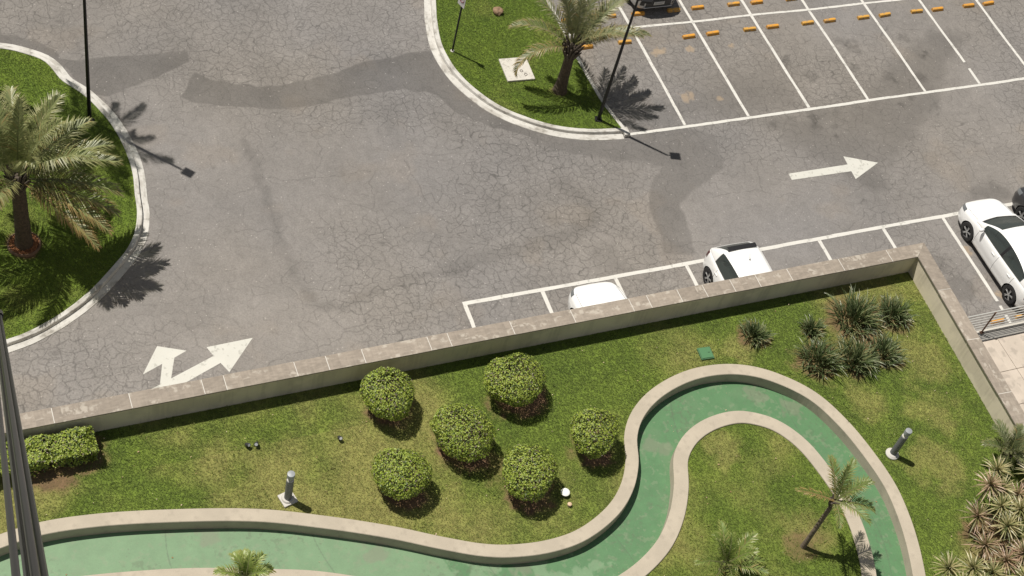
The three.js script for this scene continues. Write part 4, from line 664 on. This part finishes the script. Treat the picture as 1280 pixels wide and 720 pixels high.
function carKit({ len = 4.3, wid = 0.89, height = 1.45, hatch = false }) {
  const lower = hatch
    ? [[0, 0.50, 0.66, 0.32], [0.012, 0.64, 0.74, 0.26], [0.04, 0.77, 0.82, 0.21], [0.10, 0.86, 0.89, 0.19], [0.25, 0.89, 0.99, 0.18], [0.5, 0.90, 1.0, 0.18], [0.8, 0.90, 1.02, 0.18], [0.93, 0.86, 1.03, 0.2], [0.98, 0.79, 1.0, 0.25], [0.995, 0.70, 0.93, 0.32], [1, 0.62, 0.86, 0.38]]
    : [[0, 0.44, 0.58, 0.32], [0.012, 0.58, 0.66, 0.26], [0.04, 0.73, 0.735, 0.21], [0.10, 0.84, 0.80, 0.18], [0.2, 0.885, 0.88, 0.17], [0.27, 0.89, 0.93, 0.17], [0.5, 0.90, 0.94, 0.17], [0.75, 0.90, 0.98, 0.17], [0.9, 0.88, 1.0, 0.18], [0.965, 0.82, 0.98, 0.23], [0.99, 0.72, 0.92, 0.3], [1, 0.62, 0.84, 0.36]];
  const roof = hatch
    ? [[0.22, 0.97], [0.30, 1.17], [0.38, 1.36], [0.45, 1.45], [0.55, 1.49], [0.68, 1.50], [0.80, 1.47], [0.86, 1.42], [0.93, 1.22], [0.985, 1.0]]
    : [[0.235, 0.90], [0.30, 1.06], [0.37, 1.24], [0.43, 1.35], [0.50, 1.405], [0.58, 1.42], [0.68, 1.39], [0.78, 1.30], [0.88, 1.14], [0.965, 0.96]];
  const ks = wid / 0.9, kh = height / (hatch ? 1.5 : 1.42);
  const sect = (s, v) => {         // v 0 bottom centre .. 1 top centre, x >= 0
    const [w0, top0, bot] = interp(lower, s), w = w0 * ks, top = top0 * (0.5 + 0.5 * kh), h = top - bot;
    const K = [[0, 0, bot], [0.2, w * 0.82, bot], [0.28, w * 0.95, bot + 0.07 * h], [0.4, w * 0.985, bot + 0.28 * h], [0.52, w, bot + 0.50 * h], [0.62, w * 0.985, bot + 0.68 * h], [0.71, w * 0.945, bot + 0.87 * h], [0.79, w * 0.83, bot + 0.985 * h], [0.9, w * 0.42, top + 0.012], [1, 0, top + 0.02]];
    return interp(K, v);
  };
  const zOf = (s) => (s - 0.5) * len;
  const bodyP = (s, v, side = 1, off = 0) => { const e = 0.004, [x, y] = sect(s, v), [x1, y1] = sect(s, Math.min(1, v + e)), [x0, y0] = sect(s, Math.max(0, v - e)); let nx = y1 - y0, ny = -(x1 - x0); const l = Math.hypot(nx, ny) || 1; nx /= l; ny /= l; return V(side * (x + nx * off), y + ny * off, zOf(s) + (s < 0.03 ? -off : s > 0.97 ? off : 0)); };
  const body = (() => {
    const ss = []; for (let i = 0; i <= 72; i++) { const t = i / 72; ss.push(t < 0.15 ? 0.1 * Math.pow(t / 0.15, 1.6) : t > 0.87 ? 1 - 0.09 * Math.pow((1 - t) / 0.13, 1.6) : mix(0.1, 0.91, (t - 0.15) / 0.72)); }
    const vs = []; for (let j = 0; j <= 30; j++) vs.push(j / 30); const ring = [...vs.map((v) => [v, 1]), ...vs.slice(1, -1).reverse().map((v) => [v, -1])], m = ring.length;
    const P = [], U = [], I = []; for (const s of ss) for (const [v, sd] of ring) { const p = bodyP(s, v, sd); P.push(p.x, p.y, p.z); U.push(s, v); }
    for (let i = 0; i < ss.length - 1; i++) for (let j = 0; j < m; j++) { const a = i * m + j, b = i * m + (j + 1) % m; I.push(a, b, a + m, b, b + m, a + m); }
    for (const [i, flip] of [[0, 1], [ss.length - 1, 0]]) { const c = P.length / 3, s = ss[i], [, top, bot] = interp(lower, s); P.push(0, (top + bot) / 2, zOf(s) + (flip ? -0.012 : 0.012)); U.push(0, 0); for (let j = 0; j < m; j++) { const a = i * m + j, b = i * m + (j + 1) % m; flip ? I.push(a, c, b) : I.push(a, b, c); } }
    const g = new THREE.BufferGeometry(); g.setAttribute('position', new THREE.Float32BufferAttribute(P, 3)); g.setAttribute('uv', new THREE.Float32BufferAttribute(U, 2)); g.setIndex(I); g.computeVertexNormals(); return g;
  })();
  // greenhouse
  const s0 = roof[0][0], s1 = roof.at(-1)[0];
  const gp = (s, v, off = 0) => {    // v 0 belt .. 0.5 roof edge .. 1 centre
    const [yr0] = interp(roof, s), [, topB] = interp(lower, s), yb = topB * (0.5 + 0.5 * kh) - 0.015, yr = Math.max(yb + 0.02, yr0 * kh), wb = interp(lower, s)[0] * ks * 0.895, hh = yr - yb, wr = wb - hh * 0.50 - 0.02;
    const K = [[0, wb, yb - 0.03], [0.1, wb - 0.004, yb + 0.04 * hh], [0.25, mix(wb, wr, 0.30), yb + 0.42 * hh], [0.4, mix(wb, wr, 0.66), yb + 0.78 * hh], [0.5, wr - 0.01, yb + 0.93 * hh], [0.6, wr * 0.86, yr - 0.02 * hh], [0.8, wr * 0.45, yr + 0.012], [1, 0, yr + 0.022]];
    const [x, y] = interp(K, v); return V(x, y, zOf(s)).add(V(off * 0.6 * (x > 0.01 ? 1 : 0), off * 0.8, 0));
  };
  const grid = (sA, sB, vA, vB, sides, ns, nv, off = 0) => {
    const t = []; for (const sd of sides) { const P = [], I = []; for (let i = 0; i <= ns; i++) for (let j = 0; j <= nv; j++) { const f = i / ns, h = j / nv, a = typeof sA === 'function' ? sA(mix(vA, vB, h)) : sA, b = typeof sB === 'function' ? sB(mix(vA, vB, h)) : sB, p = gp(mix(a, b, f), mix(vA, vB, h), off); P.push(p.x * sd, p.y, p.z); }
      for (let i = 0; i < ns; i++) for (let j = 0; j < nv; j++) { const a = i * (nv + 1) + j, b = a + nv + 1; sd > 0 ? I.push(a, a + 1, b, b, a + 1, b + 1) : I.push(a, b, a + 1, b, b + 1, a + 1); }
      const g = new THREE.BufferGeometry(); g.setAttribute('position', new THREE.Float32BufferAttribute(P, 3)); g.setIndex(I); g.computeVertexNormals(); t.push(g.toNonIndexed()); }
    return mergeGeometries(t);
  };
  const bodyPatch = (sA, sB, vA, vB, sides, off = 0.006, ns = 8, nv = 6) => { const t = []; for (const sd of sides) { const P = [], I = []; for (let i = 0; i <= ns; i++) for (let j = 0; j <= nv; j++) { const p = bodyP(mix(sA, sB, i / ns), mix(vA, vB, j / nv), sd, off); P.push(p.x, p.y, p.z); } for (let i = 0; i < ns; i++) for (let j = 0; j < nv; j++) { const a = i * (nv + 1) + j, b = a + nv + 1; I.push(a, a + 1, b, b, a + 1, b + 1); } const g = new THREE.BufferGeometry(); g.setAttribute('position', new THREE.Float32BufferAttribute(P, 3)); g.setIndex(I); g.computeVertexNormals(); t.push(g.toNonIndexed()); } return mergeGeometries(t); };
  const wsLow = (v) => s0 + 0.012 + 0.028 * Math.pow(1 - (v - 0.545) / 0.455, 1.6);
  const wsEnd = hatch ? 0.425 : 0.425, rwStart = hatch ? 0.865 : 0.735, both = [1, -1], sB = hatch ? 0.62 : 0.585, sideA = hatch ? 0.33 : 0.325, sideB = hatch ? 0.86 : 0.845;
  const shell = merge([
    grid(s0, wsEnd, 0.5, 0.545, both, 16, 3), grid(s0, sideA, 0, 0.5, both, 10, 8), grid(s0, wsLow, 0.545, 1, both, 3, 10), grid(wsEnd, rwStart, 0.5, 1, both, 24, 14), grid(rwStart, s1, 0.5, 0.62, both, 14, 3), grid(s1 - 0.012, s1, 0.62, 1, both, 2, 8),
    grid(sideA, sideB, 0, 0.06, both, 22, 3), grid(sideA, sideB, 0.43, 0.5, both, 22, 3), grid(sideB, s1, 0, 0.5, both, 10, 8)]);
  const pillar = merge([grid(sB - 0.012, sB + 0.012, 0.06, 0.43, both, 2, 6, 0.001)]);
  return { len, body, shell, pillar, bodyP, bodyPatch, zOf, gp,
    windscreen: grid(wsLow, wsEnd, 0.575, 1, both, 16, 10, -0.004), band: grid(wsLow, wsEnd, 0.545, 0.575, both, 16, 2, -0.003), cowl: grid((v) => wsLow(v) - 0.012, wsLow, 0.56, 1, both, 2, 10, 0.003), rear: grid(rwStart, s1 - 0.012, 0.62, 1, both, 14, 10, -0.004),
    sides: both.flatMap((sd) => [grid(sideA, sB - 0.012, 0.06, 0.43, [sd], 12, 7, -0.004), grid(sB + 0.012, sideB, 0.06, 0.43, [sd], 12, 7, -0.004)]), sB, wsEnd, rwStart };
}
function car({ label, at, turn, paint, kit, fx = 0.225, rx = 0.838, wheelR = 0.33, grille = false, handles = true }) {
  const o = thing('parked_car', label, 'car', at, turn);
  const cf = kit.zOf(fx), cr = kit.zOf(rx), ev = new Evaluator(); ev.useGroups = true;
  let b = new Brush(kit.body, paint); b.updateMatrixWorld();
  for (const z of [cf, cr]) for (const s of [1, -1]) { const c = new Brush(place(new THREE.CylinderGeometry(0.375, 0.375, 0.42, 36), s * 0.86, wheelR, z, 0, 0, Math.PI / 2), darkTrim); c.updateMatrixWorld(); b = ev.evaluate(b, c, SUBTRACTION); b.updateMatrixWorld(); }
  // split the groups into painted skin and dark wheel wells
  const g = b.geometry, mats = Array.isArray(b.material) ? b.material : [b.material], pos = g.attributes.position, nor = g.attributes.normal, idx = g.index, sets = new Map();
  for (const gr of g.groups.length ? g.groups : [{ start: 0, count: idx ? idx.count : pos.count, materialIndex: 0 }]) { const m = mats[gr.materialIndex] ?? paint; if (!sets.has(m)) sets.set(m, [[], []]); const [P, N] = sets.get(m); for (let i = gr.start; i < gr.start + gr.count; i++) { const k = idx ? idx.getX(i) : i; P.push(pos.getX(k), pos.getY(k), pos.getZ(k)); N.push(nor.getX(k), nor.getY(k), nor.getZ(k)); } }
  for (const [m, [P, N]] of sets) { const q = new THREE.BufferGeometry(); q.setAttribute('position', new THREE.Float32BufferAttribute(P, 3)); q.setAttribute('normal', new THREE.Float32BufferAttribute(N, 3)); part(m === paint ? 'body' : 'wheel_wells', q, m, o); }
  part('cabin_shell', kit.shell, paint, o); part('door_pillars', kit.pillar, darkTrim, o);
  part('windscreen', kit.windscreen, glassM, o); part('windscreen_surround', kit.band, darkTrim, o); part('wiper_cowl', kit.cowl, darkTrim, o); part('rear_window', kit.rear, glassM, o); kit.sides.forEach((s) => part('side_window', s, glassM, o));
  for (const [z] of [[cf], [cr]]) for (const s of [1, -1]) {
    const w = new THREE.Group(); w.name = 'wheel'; w.position.set(s * (0.775), wheelR, z); if (s < 0) w.rotation.y = Math.PI; o.add(w);
    part('tyre', wheelParts.tyre, tyreM, w); part('rim', wheelParts.rim, rimDark, w); part('spokes', wheelParts.spokes, rimLight, w);
  }
  for (const s of [1, -1]) {
    part('headlight', kit.bodyPatch(0.012, 0.095, 0.68, 0.775, [s], 0.005), lampM, o);
    part('fog_lamp_recess', kit.bodyPatch(0.004, 0.022, 0.42, 0.58, [s], 0.005, 4, 4), darkTrim, o);
    part('tail_light', kit.bodyPatch(0.955, 0.994, 0.60, 0.74, [s], 0.005), tailM, o);
    const mp = kit.gp(0.335, 0.06), mir = part('door_mirror', place(new THREE.SphereGeometry(0.105, 16, 12).scale(0.95, 0.6, 0.62), s * (mp.x + 0.14), mp.y + 0.10, mp.z + 0.03, 0, 0, 0), paint, o);
    part('mirror_stalk', rod(V(s * (mp.x - 0.02), mp.y + 0.03, mp.z + 0.02), V(s * (mp.x + 0.1), mp.y + 0.08, mp.z + 0.03), 0.018), darkTrim, mir);
    if (handles) for (const q of [kit.sB - 0.055, kit.sB + 0.16]) { const p = kit.bodyP(q, 0.665, s, 0.012); part('door_handle', box(0.025, 0.028, 0.17, p.x, p.y, p.z, 0.01), paint, o); }
    for (const q of [0.318, kit.sB, 0.79]) part('door_seam', kit.bodyPatch(q - 0.0012, q + 0.0012, 0.30, 0.735, [s], 0.0015, 1, 10), darkTrim, o);
    part('sill', kit.bodyPatch(0.30, 0.76, 0.22, 0.29, [s], 0.004), darkTrim, o);
    part('bonnet_seam', kit.bodyPatch(0.09, 0.225, 0.797, 0.801, [s], 0.0015, 12, 1), darkTrim, o);
  }
  part('lower_grille', grille ? merge([box(1.0, 0.30, 0.05, 0, 0.52, -kit.len / 2 - 0.004, 0.02), box(0.7, 0.06, 0.05, 0, 0.74, -kit.len / 2 + 0.01, 0.02)]) : box(0.72, 0.12, 0.05, 0, 0.40, -kit.len / 2 - 0.004, 0.02), darkTrim, o);
  if (grille) part('grille_trim', box(1.12, 0.035, 0.06, 0, 0.345, -kit.len / 2 - 0.012, 0.012), rimLight, o);
  // interior
  part('dashboard', box(1.25, 0.16, 0.42, 0, 0.86, kit.zOf(0.35), 0.05), seatM, o);
  for (const s of [1, -1]) { const zs = kit.zOf(0.55); part('seat', merge([box(0.46, 0.14, 0.5, s * 0.36, 0.52, zs, 0.05), place(box(0.44, 0.6, 0.13, 0, 0, 0, 0.05), s * 0.36, 0.82, zs + 0.28, 0.25), place(box(0.24, 0.16, 0.08, 0, 0, 0, 0.03), s * 0.36, 1.17, zs + 0.37, 0.25)]), seatM, o); }
  part('rear_seat', merge([box(1.2, 0.14, 0.45, 0, 0.54, kit.zOf(0.74), 0.05), place(box(1.2, 0.5, 0.14, 0, 0, 0, 0.05), 0, 0.82, kit.zOf(0.80), 0.3)]), seatM, o);
  part('steering_wheel', place(new THREE.TorusGeometry(0.17, 0.015, 8, 24), -0.36, 0.95, kit.zOf(0.41), -0.4), M([0.2, 0.2, 0.21], 0.5), o);
  part('cabin_floor', box(1.4, 0.04, 2.6, 0, 0.42, kit.zOf(0.58), 0.01), seatM, o);
  return o;
}
const WHITE = MP([0.80, 0.81, 0.82], 0.35, { clearcoat: 1, clearcoatRoughness: 0.04 }), SILVER = MP([0.42, 0.42, 0.42], 0.35, { metalness: 0.4, clearcoat: 1, clearcoatRoughness: 0.05 }), CHAR = MP([0.025, 0.025, 0.028], 0.35, { clearcoat: 1, clearcoatRoughness: 0.05 });
const sedan = carKit({ len: 4.35 }), hatchK = carKit({ len: 4.2, height: 1.5, hatch: true });
car({ label: 'white sedan with dark alloy wheels parked beside the low railing', at: [8.33, 0, 7.66], turn: 0.0, paint: WHITE, kit: sedan });
car({ label: 'white car mostly hidden by the wall with only its bonnet showing', at: [-6.2, 0, 8.25], turn: 0.0, paint: WHITE, kit: sedan });
{ const c = car({ label: 'white hatchback with dark glass and roof aerial, half hidden by the wall', at: [-1.4, 0, 7.85], turn: Math.PI, paint: WHITE, kit: hatchK });
  part('roof_aerial', merge([rod(V(0, 1.5, 1.0), V(0, 1.68, 1.12), 0.006, 0.003, 6), place(new THREE.SphereGeometry(0.03, 10, 8), 0, 1.505, 1.0)]), darkTrim, c);
  part('rear_spoiler', box(1.0, 0.03, 0.16, 0, 1.47, hatchK.zOf(0.87), 0.012), darkTrim, c); }
car({ label: 'charcoal car parked on the far side of the white sedan', at: [10.72, 0, 7.4], turn: 0.0, paint: CHAR, kit: hatchK });
{ const c = car({ label: 'grey car with a black grille and number plate parked across the row line', at: [1.2, 0, -7.52], turn: Math.PI, paint: SILVER, kit: hatchK, grille: true });
  const pc = document.createElement('canvas'); pc.width = 128; pc.height = 48; const x = pc.getContext('2d'); x.fillStyle = '#b9b9b6'; x.fillRect(0, 0, 128, 48); x.fillStyle = '#77787c'; for (let k = 0; k < 7; k++) x.fillRect(14 + k * 15, 16, 9, 22); x.fillStyle = '#9a9b9f'; x.fillRect(8, 4, 112, 7);
  const pt = new THREE.CanvasTexture(pc); pt.colorSpace = THREE.SRGBColorSpace;
  part('number_plate', box(0.42, 0.14, 0.015, 0, 0.53, -2.137, 0.004), new THREE.MeshStandardMaterial({ map: pt, roughness: 0.5 }), c); }

{  // dry leaves blown onto the lawn and the path
  const r = rng(881), t = new Tri();
  for (let k = 0; k < 420; k++) {
    const x = -24 + 24 * r(), z = 11 + 9 * r(), onPath = inside([...OL, ...IF.slice().reverse()], x, z); if (onPath ? r() < 0.6 : !inside(lawnPoly, x, z) && !inside(lawnPoly2, x, z)) continue;
    leafAt(t, V(x, onPath ? FLOOR + 0.012 : LAWN + 0.03, z), V((r() - 0.5) * 0.6, 1, (r() - 0.5) * 0.6).normalize(), r, 0.014 + 0.026 * r() * r(), mix3([0.30, 0.19, 0.09], [0.55, 0.47, 0.33], r()));
  }
  const lm = solo('leaf_litter', t.build(), new THREE.MeshStandardMaterial({ vertexColors: true, roughness: 0.9 }), 'scattered dry leaves on the lawn and the green path', 'leaves'); lm.userData.kind = 'stuff';
}

// ------------------------------------------------------------------ steel rods of the facade frame on the building the view is from
{
  const d = V(0.032, -0.735, -0.677).normalize();
  const steels = [M([0.035, 0.038, 0.045], 0.3, { metalness: 0.7 }), M([0.06, 0.062, 0.065], 0.35, { metalness: 0.6 }), M([0.13, 0.135, 0.12], 0.45, { metalness: 0.4 })];
  for (const [x, y, z, r, m, label] of [[-23.981, 30.452, 27.079, 0.0125, 0, 'dark slanting steel rod of the facade frame, set apart from the close bundle'], [-23.943, 30.079, 26.892, 0.012, 1, 'thin slanting steel rod lowest in the close bundle of the facade frame'], [-23.928, 30.367, 27.048, 0.0145, 0, 'dark slanting steel rod in the middle of the close bundle'], [-23.901, 30.182, 26.958, 0.0155, 2, 'grey-green slanting steel rod at the outer side of the close bundle']]) {
    const o = thing('facade_rod', label, 'rod', [x, y, z], 0, 'steel rods of the facade frame');
    part('rod', rod(d.clone().multiplyScalar(-6), d.clone().multiplyScalar(8), r, r, 14), steels[m], o);
    part('end_fitting', rod(d.clone().multiplyScalar(7.9), d.clone().multiplyScalar(8.2), r * 1.8, r * 1.8, 10), steels[0], o);
  }
}
shadowed(scene);
renderer.render(scene, camera);
